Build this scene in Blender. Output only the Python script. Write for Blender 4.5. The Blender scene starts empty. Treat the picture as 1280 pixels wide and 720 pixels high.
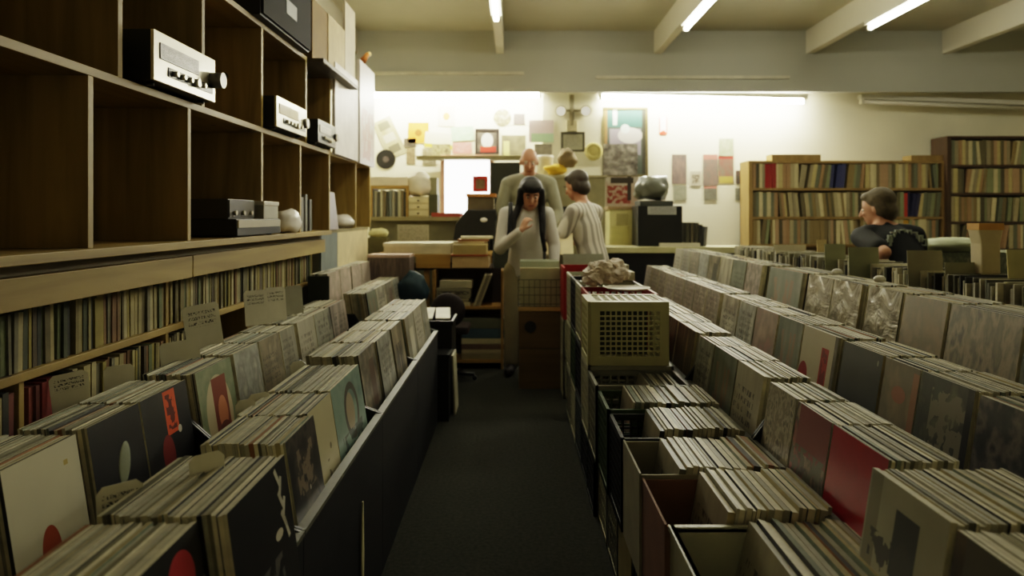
import bpy, bmesh, math, random
from mathutils import Vector, Matrix, Euler
random.seed(11)
R=random.Random(7)
C=bpy.context.scene.collection
SC=bpy.context.scene
F=880.0; U0=643.0; V0=270.0; H=1.35
rad=math.radians
def X(u,Y): return (u-U0)*Y/F
def Zv(v,Y): return H-(v-V0)*Y/F
# ---------------------------------------------------------------- materials
MC={}
def lin(c):
    return tuple((x/12.92 if x<=0.04045 else ((x+0.055)/1.055)**2.4) for x in [q/255.0 for q in c[:3]])+(1,)
def newmat(name):
    m=bpy.data.materials.new(name); m.use_nodes=True
    nt=m.node_tree; b=nt.nodes['Principled BSDF']
    return m,nt,b
def mat(name,c,rough=.6,metal=0,var=.12,scale=8,bump=0,spec=.4,coat=0):
    if name in MC: return MC[name]
    m,nt,b=newmat(name)
    c=lin(c)
    tc=nt.nodes.new('ShaderNodeTexCoord'); n=nt.nodes.new('ShaderNodeTexNoise')
    n.inputs['Scale'].default_value=scale; n.inputs['Detail'].default_value=4
    nt.links.new(tc.outputs['Object'],n.inputs['Vector'])
    r=nt.nodes.new('ShaderNodeValToRGB')
    r.color_ramp.elements[0].position=.3; r.color_ramp.elements[1].position=.7
    r.color_ramp.elements[0].color=tuple(x*(1-var) for x in c[:3])+(1,)
    r.color_ramp.elements[1].color=tuple(min(1,x*(1+var)) for x in c[:3])+(1,)
    nt.links.new(n.outputs['Fac'],r.inputs['Fac']); nt.links.new(r.outputs['Color'],b.inputs['Base Color'])
    b.inputs['Roughness'].default_value=rough; b.inputs['Metallic'].default_value=metal
    b.inputs['Specular IOR Level'].default_value=spec
    if coat: b.inputs['Coat Weight'].default_value=coat; b.inputs['Coat Roughness'].default_value=.15
    if bump:
        bp=nt.nodes.new('ShaderNodeBump'); bp.inputs['Strength'].default_value=bump; bp.inputs['Distance'].default_value=.01
        nt.links.new(n.outputs['Fac'],bp.inputs['Height']); nt.links.new(bp.outputs['Normal'],b.inputs['Normal'])
    MC[name]=m; return m
def emis(name,c,s):
    if name in MC: return MC[name]
    m,nt,b=newmat(name)
    b.inputs['Base Color'].default_value=(.8,.8,.8,1)
    b.inputs['Emission Color'].default_value=lin(c); b.inputs['Emission Strength'].default_value=s
    MC[name]=m; return m
def wood(name,c1,c2,axis='z',sc=1.0,knots=True,rough=.55):
    if name in MC: return MC[name]
    m,nt,b=newmat(name); N=nt.nodes.new; L=nt.links.new
    tc=N('ShaderNodeTexCoord'); mp=N('ShaderNodeMapping')
    s={'x':(.7,9,9),'y':(9,.7,9),'z':(9,9,.7)}[axis]
    mp.inputs['Scale'].default_value=tuple(q*sc for q in s)
    L(tc.outputs['Object'],mp.inputs['Vector'])
    n=N('ShaderNodeTexNoise'); n.inputs['Scale'].default_value=1.6; n.inputs['Detail'].default_value=5; n.inputs['Distortion'].default_value=.6
    L(mp.outputs['Vector'],n.inputs['Vector'])
    r=N('ShaderNodeValToRGB'); r.color_ramp.elements[0].position=.32; r.color_ramp.elements[1].position=.68
    r.color_ramp.elements[0].color=lin(c1); r.color_ramp.elements[1].color=lin(c2)
    L(n.outputs['Fac'],r.inputs['Fac'])
    out=r.outputs['Color']
    if knots:
        v=N('ShaderNodeTexVoronoi'); v.inputs['Scale'].default_value=2.6
        L(tc.outputs['Object'],v.inputs['Vector'])
        lt=N('ShaderNodeMath'); lt.operation='LESS_THAN'; lt.inputs[1].default_value=.075
        L(v.outputs['Distance'],lt.inputs[0])
        mx=N('ShaderNodeMixRGB'); L(lt.outputs[0],mx.inputs['Fac']); L(out,mx.inputs['Color1'])
        mx.inputs['Color2'].default_value=tuple(x*.3 for x in lin(c1)[:3])+(1,)
        out=mx.outputs['Color']
    L(out,b.inputs['Base Color']); b.inputs['Roughness'].default_value=rough
    MC[name]=m; return m
def cover(name,cols,scale=3.0,shapes=(),rough=.42,plane='yz',detail=6,coat=.25,stretch=(1,1,1),bands=0):
    """printed artwork: a noise field of several inks, then ellipses 'e', bars 'r', lettering 's' over it"""
    m,nt,b=newmat(name); N=nt.nodes.new; L=nt.links.new
    tc=N('ShaderNodeTexCoord'); mp=N('ShaderNodeMapping')
    mp.inputs['Location'].default_value=(R.uniform(0,50),R.uniform(0,50),R.uniform(0,50))
    mp.inputs['Scale'].default_value=stretch
    L(tc.outputs['Generated'],mp.inputs['Vector'])
    n=N('ShaderNodeTexNoise'); n.inputs['Scale'].default_value=scale; n.inputs['Detail'].default_value=detail
    L(mp.outputs['Vector'],n.inputs['Vector'])
    r=N('ShaderNodeValToRGB'); e=r.color_ramp.elements
    k=len(cols)
    pos=[.5] if k==1 else [.33+.34*i/(k-1) for i in range(k)]
    e[0].position=pos[0]; e[0].color=lin(cols[0]); e[1].position=max(pos[-1],pos[0]+.01); e[1].color=lin(cols[-1])
    for i in range(1,k-1):
        q=e.new(pos[i]); q.color=lin(cols[i])
    L(n.outputs['Fac'],r.inputs['Fac']); out=r.outputs['Color']
    sp=N('ShaderNodeSeparateXYZ'); L(tc.outputs['Generated'],sp.inputs[0])
    A=sp.outputs['Y' if plane=='yz' else 'X']; B=sp.outputs['Z']
    def mth(op,a,b2=None):
        q=N('ShaderNodeMath'); q.operation=op
        for i,s in enumerate((a,b2)):
            if s is None: continue
            if isinstance(s,(int,float)): q.inputs[i].default_value=s
            else: L(s,q.inputs[i])
        return q.outputs[0]
    for (kd,cx,cy,rx,ry,col) in shapes:
        dx=mth('DIVIDE',mth('SUBTRACT',A,cx),rx); dy=mth('DIVIDE',mth('SUBTRACT',B,cy),ry)
        if kd=='e': mk=mth('LESS_THAN',mth('ADD',mth('MULTIPLY',dx,dx),mth('MULTIPLY',dy,dy)),1.0)
        elif kd=='o':
            q=mth('ADD',mth('MULTIPLY',dx,dx),mth('MULTIPLY',dy,dy)); mk=mth('MULTIPLY',mth('LESS_THAN',q,1.0),mth('GREATER_THAN',q,.55))
        else:
            mk=mth('LESS_THAN',mth('MAXIMUM',mth('ABSOLUTE',dx),mth('ABSOLUTE',dy)),1.0)
            if kd in('s','n'):
                n2=N('ShaderNodeTexNoise'); n2.inputs['Scale'].default_value=34 if kd=='s' else 9; n2.inputs['Detail'].default_value=2
                L(mp.outputs['Vector'],n2.inputs['Vector'])
                mk=mth('MULTIPLY',mk,mth('GREATER_THAN',n2.outputs['Fac'],.53 if kd=='s' else .475))
                if kd=='s':
                    mk=mth('MULTIPLY',mk,mth('GREATER_THAN',mth('SINE',mth('MULTIPLY',B,62.0)),-.35))
        mx=N('ShaderNodeMixRGB'); L(mk,mx.inputs['Fac']); L(out,mx.inputs['Color1']); mx.inputs['Color2'].default_value=lin(col); out=mx.outputs['Color']
    L(out,b.inputs['Base Color']); b.inputs['Roughness'].default_value=rough
    if coat: b.inputs['Coat Weight'].default_value=coat; b.inputs['Coat Roughness'].default_value=.22
    return m
ordc=['nearest the camera']+[q+' from the camera' for q in ('second','third','fourth','fifth','sixth')]
ordf=['first','second','third','fourth','fifth','sixth','seventh','eighth']
# ---------------------------------------------------------------- objects
def tag(o,label=None,cat=None,group=None,kind=None):
    if label: o['label']=label
    if cat: o['category']=cat
    if group: o['group']=group
    if kind: o['kind']=kind
    return o
def thing(name,label,cat,loc=(0,0,0),rz=0,group=None):
    o=bpy.data.objects.new(name,None); C.objects.link(o); o.location=loc; o.rotation_euler=(0,0,rz)
    o.empty_display_size=.1
    return tag(o,label,cat,group)
def boxv(bm,lo,hi,mi=0,M=None,fm=None):
    (a,b,c),(d,e,f)=lo,hi
    vs=[bm.verts.new(p) for p in ((a,b,c),(d,b,c),(d,e,c),(a,e,c),(a,b,f),(d,b,f),(d,e,f),(a,e,f))]
    if M is not None:
        for v in vs: v.co=M@v.co
    # -z,+z,-y,+x,+y,-x
    for i,q in enumerate(((3,2,1,0),(4,5,6,7),(0,1,5,4),(1,2,6,5),(2,3,7,6),(3,0,4,7))):
        fc=bm.faces.new([vs[j] for j in q]); fc.material_index=(fm or {}).get(i,mi)
    return vs
class MB:
    def __init__(s): s.bm=bmesh.new()
    def box(s,lo,hi,mi=0,M=None,fm=None):
        lo2=tuple(min(a,b) for a,b in zip(lo,hi)); hi2=tuple(max(a,b) for a,b in zip(lo,hi))
        boxv(s.bm,lo2,hi2,mi,M,fm); return s
    def cyl(s,p0,p1,r0,r1=None,seg=16,mi=0,cap=True):
        r1=r0 if r1 is None else r1
        p0=Vector(p0); p1=Vector(p1); d=(p1-p0); q=d.to_track_quat('Z','Y')
        a=[];b=[]
        for i in range(seg):
            t=2*math.pi*i/seg; w=Vector((math.cos(t),math.sin(t),0))
            a.append(s.bm.verts.new(p0+q@(w*r0))); b.append(s.bm.verts.new(p1+q@(w*r1)))
        for i in range(seg):
            j=(i+1)%seg; f=s.bm.faces.new((a[i],a[j],b[j],b[i])); f.material_index=mi; f.smooth=True
        if cap:
            f=s.bm.faces.new(a[::-1]); f.material_index=mi; f=s.bm.faces.new(b); f.material_index=mi
        return s
    def ell(s,c,r,mi=0,M=None,u=16,v=10):
        mt=Matrix.Translation(c)@(M or Matrix())@Matrix.Diagonal((r[0],r[1],r[2],1))
        q=bmesh.ops.create_uvsphere(s.bm,u_segments=u,v_segments=v,radius=1,matrix=mt)
        for vv in q['verts']:
            for f in vv.link_faces: f.material_index=mi; f.smooth=True
        return s
    def lathe(s,prof,c=(0,0,0),seg=20,mi=0):
        rings=[]
        for (r,z) in prof:
            rings.append([s.bm.verts.new((c[0]+r*math.cos(2*math.pi*i/seg),c[1]+r*math.sin(2*math.pi*i/seg),c[2]+z)) for i in range(seg)])
        for a,b in zip(rings,rings[1:]):
            for i in range(seg):
                j=(i+1)%seg; f=s.bm.faces.new((a[i],a[j],b[j],b[i])); f.material_index=mi; f.smooth=True
        s.bm.faces.new(rings[0][::-1]).material_index=mi; s.bm.faces.new(rings[-1]).material_index=mi
        return s
    def prism(s,pts,y0,y1,mi=0,axis='y'):
        def P(p,t): return (p[0],t,p[1]) if axis=='y' else ((t,p[0],p[1]) if axis=='x' else (p[0],p[1],t))
        a=[s.bm.verts.new(P(p,y0)) for p in pts]; b=[s.bm.verts.new(P(p,y1)) for p in pts]
        n=len(pts)
        for i in range(n):
            j=(i+1)%n; s.bm.faces.new((a[i],a[j],b[j],b[i])).material_index=mi
        s.bm.faces.new(a[::-1]).material_index=mi; s.bm.faces.new(b).material_index=mi
        return s
    def mesh(s,name,mats,bev=0,smooth=False):
        bmesh.ops.recalc_face_normals(s.bm,faces=s.bm.faces)
        if bev:
            bmesh.ops.bevel(s.bm,geom=[e for e in s.bm.edges if len(e.link_faces)==2 and e.calc_face_angle(0)>.6],offset=bev,segments=2,affect='EDGES',profile=.6)
        me=bpy.data.meshes.new(name); s.bm.to_mesh(me); s.bm.free()
        for m in (mats if isinstance(mats,(list,tuple)) else [mats]): me.materials.append(m)
        if smooth:
            for p in me.polygons: p.use_smooth=True
        return me
    def build(s,name,mats,parent=None,loc=(0,0,0),rot=(0,0,0),bev=0,smooth=False):
        me=s.mesh(name,mats,bev,smooth)
        o=bpy.data.objects.new(name,me); C.objects.link(o); o.location=loc; o.rotation_euler=rot
        if parent: o.parent=parent
        return o
def single(mb,name,mats,label,cat,loc=(0,0,0),rot=(0,0,0),bev=0,group=None,smooth=False):
    return tag(mb.build(name,mats,None,loc,rot,bev,smooth),label,cat,group)
def struct(name,mb,m,loc=(0,0,0),parent=None,label=None):
    o=mb.build(name,m,parent,loc)
    if not parent: o['kind']='structure'
    return o
# ================================================================ ROOM
YW=9.05
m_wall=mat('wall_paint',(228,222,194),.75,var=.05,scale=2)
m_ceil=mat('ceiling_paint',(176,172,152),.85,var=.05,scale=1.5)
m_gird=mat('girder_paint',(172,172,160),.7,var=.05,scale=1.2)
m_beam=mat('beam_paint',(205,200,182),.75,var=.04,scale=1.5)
m_floor=mat('floor_carpet',(46,46,38),.95,var=.25,scale=60,bump=.3,spec=.1)
m_black=mat('black_laminate',(16,16,15),.5,var=.2,scale=6)
m_pine=wood('pine_board',(126,104,50),(162,138,74),'y')
m_pinev=wood('pine_upright',(124,104,52),(164,140,78),'z')
m_pineback=wood('pine_back_panel',(112,84,32),(142,112,50),'z',.5)
m_white=mat('white_paint',(222,218,205),.5,var=.04)
struct('floor',MB().box((-2.05,-1.6,-.06),(7.6,YW+.05,0)),m_floor)
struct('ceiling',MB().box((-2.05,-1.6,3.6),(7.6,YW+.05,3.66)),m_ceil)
struct('wall_back',MB().box((-2.05,YW,0),(7.6,YW+.08,3.6)),m_wall)
struct('wall_left',MB().box((-2.1,-1.6,0),(-2.0,YW,3.6)),m_wall)
struct('wall_right',MB().box((7.5,-1.6,0),(7.6,YW,3.6)),m_wall)
struct('wall_front',MB().box((-2.0,-1.7,0),(7.5,-1.6,3.6)),m_wall)
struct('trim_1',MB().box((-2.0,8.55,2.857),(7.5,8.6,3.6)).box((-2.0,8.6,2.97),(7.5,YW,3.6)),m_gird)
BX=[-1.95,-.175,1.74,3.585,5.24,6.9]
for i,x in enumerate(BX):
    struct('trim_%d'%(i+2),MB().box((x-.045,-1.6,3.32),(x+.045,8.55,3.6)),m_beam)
# pale pilaster between the two tubes
struct('trim_8',MB().box((X(678,8.9),8.86,0),(X(750,8.9),YW,2.97)),m_wall)
# thin cross rail on the ceiling
struct('trim_9',MB().box((-2,5.2,3.55),(7.5,5.28,3.6)),m_beam)
# baseboard
struct('baseboard_back',MB().box((-2,YW-.015,0),(7.5,YW,.1)),m_white)
# ---- fluorescent fittings
m_tubeA=emis('tube_glow_wall',(252,247,224),210)
m_tubeB=emis('tube_glow_ceiling',(252,247,224),38)
m_fit=mat('fitting_enamel',(200,196,180),.4,var=.03)
def wall_tube(u0,v0,u1,v1,label,Yt=8.8,on=True):
    p0=Vector((X(u0,Yt),Yt,Zv(v0,Yt))); p1=Vector((X(u1,Yt),Yt,Zv(v1,Yt)))
    t=thing('fluorescent_light',label,'light',tuple((p0+p1)/2),0)
    d=p1-p0; L=d.length; ang=-math.atan2(d.z,d.x)
    b=MB().box((-L/2-.03,-.05,.03),(L/2+.03,.05,.085)).build('housing',m_fit,t,rot=(0,ang,0))
    b=MB().cyl((-L/2,0,0),(L/2,0,0),.026,seg=14).build('tube',m_tubeA if on else m_fit,t,rot=(0,ang,0))
    for s in(-1,1):
        MB().box((s*L/2-.015,-.03,-.03),(s*L/2+.015,.03,.04)).build('end_cap',m_fit,t,rot=(0,ang,0))
    return t
wall_tube(459,119,675,119,'lit fluorescent tube on back wall above the pinned-up record sleeves')
wall_tube(751,121,1005,127,'lit fluorescent tube on back wall right of the pale pillar')
wall_tube(1077,127,1330,137,'unlit grey fluorescent fitting under the girder at far right',on=False)
for i,(x,yn,lab) in enumerate(((BX[1],6.8,'short glimpse of a lit tube under the ceiling beam left of the others'),
        (BX[2],7.14,'lit fluorescent tube under the middle ceiling beam'),
        (BX[3],7.1,'lit fluorescent tube under the ceiling beam furthest right'))):
    t=thing('ceiling_tube_light',lab,'light',(x,yn-1.2,3.26))
    MB().box((-.05,-1.22,.02),(.05,1.22,.06)).build('housing',m_fit,t)
    MB().cyl((0,-1.2,-.01),(0,1.2,-.01),.024,seg=14).build('tube',m_tubeB,t)
    for s in(-1,1): MB().box((-.025,s*1.2-.015,-.035),(.025,s*1.2+.015,.02)).build('end_cap',m_fit,t)
m_tubeC=emis('tube_glow_front',(252,247,224),1.9)
for x in (BX[1],BX[2],BX[3],BX[4]):
    t=thing('ceiling_tube_light','dimmer lit tube under a ceiling beam overhead, nearer than the view shows','light',(x,2.9,3.26),0,'dimmer ceiling tubes overhead')
    MB().box((-.05,-1.22,.02),(.05,1.22,.06)).build('housing',m_fit,t)
    MB().cyl((0,-1.2,-.01),(0,1.2,-.01),.024,seg=14).build('tube',m_tubeC,t)
# pale strips on the girder face, modelled to imitate the tubes' light streaks
for (u0,u1,v,lab) in ((468,655,92,'pale strip imitating a light streak on the girder above the left wall tube'),(745,986,97,'pale strip imitating a light streak on the girder above the right wall tube')):
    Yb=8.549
    single(MB().box((X(u0,Yb),8.515,Zv(v,Yb)-.018),(X(u1,Yb),8.5495,Zv(v,Yb)+.018)),'light_streak',mat('streak_pale',(196,192,172),.5),lab,'light')
# ---- bright window in the back wall
t=MB()
Yk=9.03
x0,x1,z0,z1=X(556,Yk),X(612,Yk),Zv(272,Yk),Zv(199,Yk)
for lo,hi in (((x0-.05,z0-.05),(x0,z1+.05)),((x1,z0-.05),(x1+.05,z1+.05)),((x0,z1),(x1,z1+.05)),((x0,z0-.05),(x1,z0))):
    t.box((lo[0],9.0,lo[1]),(hi[0],9.05,hi[1]))
wn=struct('window_1',t,mat('window_frame_paint',(196,150,128),.5))
o=MB().box((x0,9.03,z0),(x1,9.045,z1)).build('pane',emis('daylight_pane',(255,252,245),7),wn)
# ================================================================ RECORD BINS
m_rail=mat('rail_grey',(96,96,84),.5,var=.1)
m_blackpanel=mat('bin_black',(14,14,13),.55,var=.25,scale=5)
def bin_unit(label,xf,side,y0,y1,zr,zb,xb,zback,foot=0,group=None,kick=True,up=.12):
    """one module: front panel, grey capping rail, bottom, dividers at its ends, back panel; side -1 left of the aisle, +1 right"""
    t=thing('record_bin',label,'record bin',(xf,(y0+y1)/2,0),0,group)
    h=(y1-y0)/2-.002; s=side
    def bx(a,b): return MB().box(a,b)
    bx((0,-h,foot),(s*.018,h,zr-.012)).build('front_panel',m_blackpanel,t)
    bx((-s*.004,-h,zr-.012),(s*.024,h,zr)).build('rail',m_rail,t)
    d=abs(xb-xf)
    bx((s*.02,-h,zb-.02),(s*d,h,zb-.003)).build('bottom_board',m_blackpanel,t)
    bx((s*(d-.012),-h,foot),(s*d,h,zback)).build('back_panel',m_blackpanel,t)
    for e in(-1,1):
        pts=[(s*.02,zb),(s*.004,zr),(s*.09,zr+up),(s*(d*.55),max(zback,zr+up)),(s*(d-.014),zback),(s*(d-.014),zb)]
        MB().prism(pts,e*h-(.009 if e>0 else 0),e*h+(0 if e>0 else .009)).build('divider',m_blackpanel,t)
    if kick: bx((s*.06,-h,0),(s*.075,h,zb-.02)).build('kick_board',m_blackpanel,t)
    return t
ordn=['nearest','second','third','fourth','fifth','sixth','seventh','eighth']
# left lower run
for i,(a,b) in enumerate(((.66,1.67),(1.67,2.67),(2.67,3.64),(3.64,4.58))):
    bin_unit('black bin with grey rail on the left of the aisle, %s'%ordc[i],-.5,-1,a,b,.605,.485,-.93,.61,up=.03)
for i,(a,b) in enumerate(((1.2,2.42),(2.42,3.56),(3.56,4.60),(4.66,6.05))):
    bin_unit('black upper bin against the left wall shelves, %s'%ordc[i],-.945 if i<3 else -.90,-1,a,b,.54,.47,-1.355 if i<3 else -1.19,.70,foot=.1,up=.04)
for i,(a,b) in enumerate(((.9,1.485),(1.485,2.22),(2.22,3.06),(3.06,4.52))):
    bin_unit('black bin with grey rail behind the right-hand crates, %s'%ordc[i],.738,1,a,b,.64,.515,1.072,.74)
for i,(a,b) in enumerate(((1.3,2.47),(2.47,3.88),(3.88,5.0),(5.0,6.16))):
    bin_unit('black middle-tier bin on the right of the aisle, %s'%ordc[i],1.083,1,a,b,.66,.59,1.425,.80)
for i,(a,b) in enumerate(((1.7,3.0),(3.0,4.2),(4.2,5.5),(5.5,6.62))):
    bin_unit('black highest-tier bin on the right of the aisle, %s'%ordc[i],1.436,1,a,b,.79,.73,1.80,.93,up=.05)

# ---------------------------------------------------------------- sleeves
PAL=[(188,182,156),(170,166,146),(205,198,170),(150,146,124),(120,116,92),(92,90,72),(46,44,38),(20,20,18),(136,96,60),(120,128,112),(160,148,110)]
WT=[24,20,20,13,8,4,3,2,2,4,6]
SM=[mat('sleeve_card_%d'%i,c,.5,var=.18,scale=30) for i,c in enumerate(PAL)]
m_sheen=mat('sleeve_plastic',(190,186,168),.25,var=.2,scale=40,coat=.4)
G=(128,126,108)
COV={}
def gen_cover(i):
    k=i%9
    base=[[(150,146,126),(118,114,98),(84,82,70)],[(176,170,148),(146,140,120)],[(96,96,86),(140,138,120),(60,60,54)],
          [(168,150,138),(130,120,108),(96,88,80)],[(124,128,112),(92,98,84)],[(188,182,160),(160,154,134),(110,104,90)],
          [(70,68,60),(112,106,90),(150,140,118)],[(156,156,144),(120,120,110),(172,168,150)],[(134,122,98),(104,96,76),(164,152,124)]][k]
    q=R.random(); sh=[]
    ink=(60,56,48)
    if q<.35: sh.append(('s',R.uniform(.4,.6),R.uniform(.5,.7),.36,.22,ink))
    elif q<.6: sh.append(('r',R.uniform(.3,.7),R.uniform(.4,.6),R.uniform(.1,.25),R.uniform(.15,.3),R.choice(((90,70,60),(70,80,78),(190,184,160),(60,60,56)))))
    elif q<.8: sh.append(('n',R.uniform(.4,.6),R.uniform(.4,.65),.3,.3,R.choice(((130,110,92),(84,88,78),(70,66,58),(172,164,144)))))
    return cover('cover_art_%d'%i,base,R.uniform(2,7),sh,.4,stretch=(1,1,R.choice((1,.4,.25))))
GC=[gen_cover(i) for i in range(18)]
specs=[]     # every sleeve: dict(x,y,z,side,lean,w,h,t,edge,front,label,group,score)
COLN=[0]
def column(side,xtop,y0,y1,ztop,depth,front=None,flabel=None,where='',lean=9,tk=.0085,h=.315,tilt=0):
    COLN[0]+=1
    a=rad(lean); z=ztop-h*math.cos(a)
    s=side; xb=xtop-s*h*math.sin(a)
    yc=(y0+y1)/2; w=(y1-y0)-.006
    if front is None: front=GC[COLN[0]%len(GC)]
    d=0; n=0; cs=math.cos(a)
    while d<depth:
        t=tk*R.uniform(.55,1.5)
        hh=h*R.uniform(.980,1.0) if n else h
        ww=w*R.uniform(.965,1.0); yy=yc+R.uniform(-.5,.5)*(w-ww)
        e=R.choices(range(len(PAL)),WT)[0]
        specs.append(dict(x=xb+s*d/cs,y=yy,z=z+.004,side=s,lean=a,w=ww if n else w,h=hh,t=t,edge=e,front=front if n==0 else None,
            label=(flabel if n==0 else 'LP sleeve in '+where),group=None if n==0 else 'LP sleeves in '+where,
            score=(4 if n==0 else 1)/(yc*yc)*(1.25 if n<6 else 1)))
        d+=t+R.uniform(.0002,.0009); n+=1
BK=(22,21,18)
# ---- left lower run (front covers face the aisle)
WL='the left lower bins'
column(-1,-.568,.98,1.262,.80,.19,cover('skulls_art',[(24,22,18),(16,16,14)],5,[('r',.2,.62,.2,.22,(132,124,60)),('n',.55,.35,.45,.35,(176,168,140)),('e',.72,.78,.17,.16,(176,58,62)),('o',.2,.2,.22,.22,(160,52,50))]),
   'dark LP cover with pale blobs, yellow patch and red disc at lower left',WL+', behind the pale-blobbed cover',9)
cov_b=cover('black_letter_art',[(15,14,13),(22,20,18)],3,[('e',.72,.55,.07,.035,(190,184,166)),('n',.55,.32,.2,.12,(90,88,84))])
column(-1,-.522,1.275,1.60,.805,.235,cov_b,'black LP cover with slanting white lettering along its edge',WL+', behind the black lettered cover',8)
column(-1,-.552,1.69,1.935,.80,.20,cover('band_photo_art',[(20,19,17),(34,31,28),(70,62,54),(24,22,20)],4,[('n',.5,.68,.3,.18,(120,108,92)),('e',.55,.5,.02,.02,(190,184,170))]),
   'dark LP cover with a dim photo of a band, beside a plain cream cover',WL+', behind the dim band photo',9)
column(-1,-.572,1.94,2.185,.80,.19,cover('cream_art',[(186,178,142),(178,170,136)],2,[('n',.55,.3,.05,.16,(110,100,76)),('e',.7,.55,.04,.03,(110,100,76))]),
   'plain cream LP cover with a small dark drawing, left of the teal cover',WL+', behind the plain cream cover',9)
column(-1,-.576,2.20,2.60,.80,.19,cover('teal_art',[(112,140,128),(132,150,136),(96,122,114)],2.5,[('o',.55,.62,.24,.3,(74,70,60)),('e',.5,.62,.13,.2,(160,146,120)),('n',.5,.25,.35,.2,(78,88,82))]),
   'teal LP cover with a pale portrait in an oval outline',WL+', behind the teal portrait cover',9)
lowgen=['pale grey LP cover with faint print, first beyond the teal cover','grey LP cover with worn print, second beyond the teal cover','drab LP cover, third beyond the teal cover before a black divider',
 'LP cover in the far left lower bin, first past its divider','LP cover in the far left lower bin, middle of three','LP cover at the far end of the left lower bins']
for k,(a,b,xt) in enumerate(((2.70,3.0,-.60),(3.01,3.32,-.59),(3.33,3.62,-.585),(3.66,3.97,-.575),(3.98,4.28,-.575),(4.29,4.56,-.575))):
    column(-1,xt,a,b,.81,.2,None,lowgen[k],WL+', '+('beyond the teal cover' if k<3 else 'farthest bin'),9,.010)
# ---- left upper run
WU='the left upper bins'
column(-1,-1.12,1.53,1.80,.79,.18,cover('white_spot_art',[(196,190,162),(190,184,158)],2,[('e',.46,.24,.13,.21,(150,66,26)),('r',.8,.83,.03,.02,(170,150,80))],coat=.1),
   'plain white LP cover with an orange-brown oval low down, far left',WU+', behind the white cover with the orange oval',9)
column(-1,-1.12,1.84,2.098,.79,.18,cover('plain_black_art',[(13,13,12),(17,16,15)],2,[],coat=.35),
   'plain black LP cover in plastic, right of the white cover with an orange oval',WU+', behind the plain black cover',9)
column(-1,-1.12,2.104,2.40,.79,.18,cover('orange_label_art',[(58,58,52),(36,36,32),(22,22,20)],1.6,[('r',.77,.5,.23,.5,(16,16,14)),('r',.58,.76,.13,.22,(206,84,34)),('n',.58,.76,.09,.18,(90,30,18)),('e',.42,.36,.13,.2,(132,48,42)),('e',.72,.55,.04,.04,(190,186,170))]),
   'dark LP cover with an upright orange label and a red disc',WU+', behind the cover with the orange label',9)
column(-1,-1.115,2.45,2.76,.795,.18,cover('green_portrait_art',[(128,138,104),(112,122,94),(142,146,116)],3,[('e',.5,.42,.36,.46,(186,172,138)),('r',.56,.45,.2,.4,(122,58,34)),('e',.58,.42,.13,.2,(190,124,84)),('e',.58,.2,.16,.12,(104,48,32))]),
   'green LP cover with an orange-brown portrait of a face',WU+', behind the green portrait cover',9)
for k,(a,b,lab) in enumerate(((2.775,3.04,'grey LP cover in plastic, right of the green portrait cover'),(3.05,3.31,'mottled grey LP cover, second right of the green portrait cover'),
   (3.32,3.54,'speckled grey LP cover before a dark gap in the left upper bins'),(3.585,3.88,'grey printed LP cover just past the dark gap in the left upper bins'),
   (3.89,4.22,'grey cover with small print in the left upper bins, beyond the dark gap'),(4.23,4.6,'grey speckled cover at the end of the left upper bins, by the dark box end'))):
    column(-1,-1.11,a,b,.80,.19,None,lab,WU+', '+('right of the green portrait' if k<3 else 'beyond the dark gap'),9,.010)
for k,(a,b) in enumerate(((4.70,5.0),(5.01,5.33),(5.34,5.68),(5.69,6.0))):
    column(-1,-.99,a,b,.83,.15,None,'upright sleeve cover in the lower far left row, %s of four'%('nearest','second','third','last')[k],'the far left box row',9,.011)
for k,(a,b) in enumerate(((4.645,4.97),(4.98,5.30),(5.33,5.66),(5.67,6.0))):
    column(-1,-1.235,a,b,.965,.11,cover('pinkgrey_%d'%k,[(168,150,136),(150,140,122),(184,164,150)],4,[]),'pinkish grey sleeve cover in the raised far left box, %s of four'%('nearest','second','third','last')[k],'the raised far left box',4,.011)
t=thing('record_box','raised dark box holding pinkish sleeves at the far left, before the cabinet','record box',(-1.29,5.33,0))
MB().box((-.065,-.715,.0),(.075,-.70,.955)).build('end_panel',mat('end_green',(44,50,40),.6),t)
MB().box((-.065,-.70,.0),(.075,.69,.62)).build('base',m_blackpanel,t)
# ---- right front run
W1='the right front bins'
column(1,.75,.90,1.195,.815,.26,cover('brown_art',[(54,44,30),(96,82,56),(36,30,22)],2,[('r',.35,.5,.25,.5,(84,78,62)),('e',.75,.25,.06,.16,(190,176,130)),('n',.7,.3,.28,.3,(26,34,32))]),
   'brown LP cover with vertical bands at lower right corner',W1+', behind the brown banded cover',9)
column(1,.75,1.205,1.475,.82,.27,cover('white_photo_art',[(150,146,124),(160,156,134)],2,[('r',.1,.5,.08,.5,(128,124,104)),('n',.4,.35,.3,.3,(70,68,60)),('r',.55,.66,.15,.2,(54,56,52)),('e',.55,.5,.12,.2,(60,60,54))]),
   'white-bordered LP cover with a dark photo, nearest of the right front bins',W1+', behind the white-bordered photo cover',9)
column(1,.80,1.50,1.765,.825,.15,cover('red_art',[(140,10,24),(150,14,28),(132,8,20)],2,[],coat=.5,rough=.35),
   'plain bright red LP cover in plastic',W1+', behind the bright red cover',9)
column(1,.80,1.77,1.985,.825,.15,cover('pink_photo_art',[(120,112,96),(150,96,90),(70,66,58),(168,150,128)],3,[('r',.55,.8,.45,.2,(120,66,62)),('n',.5,.35,.5,.3,(96,94,80))]),
   'LP cover with pink top and grey mottled picture, left of the red cover',W1+', behind the pink and grey cover',9)
column(1,.80,1.99,2.205,.828,.15,cover('speckle_art',[(140,134,116),(112,104,90),(164,156,134),(90,84,74)],9,[],coat=.5),
   'grey speckled LP cover behind shiny plastic, second left of the red cover',W1+', behind the grey speckled cover',9)
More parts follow.
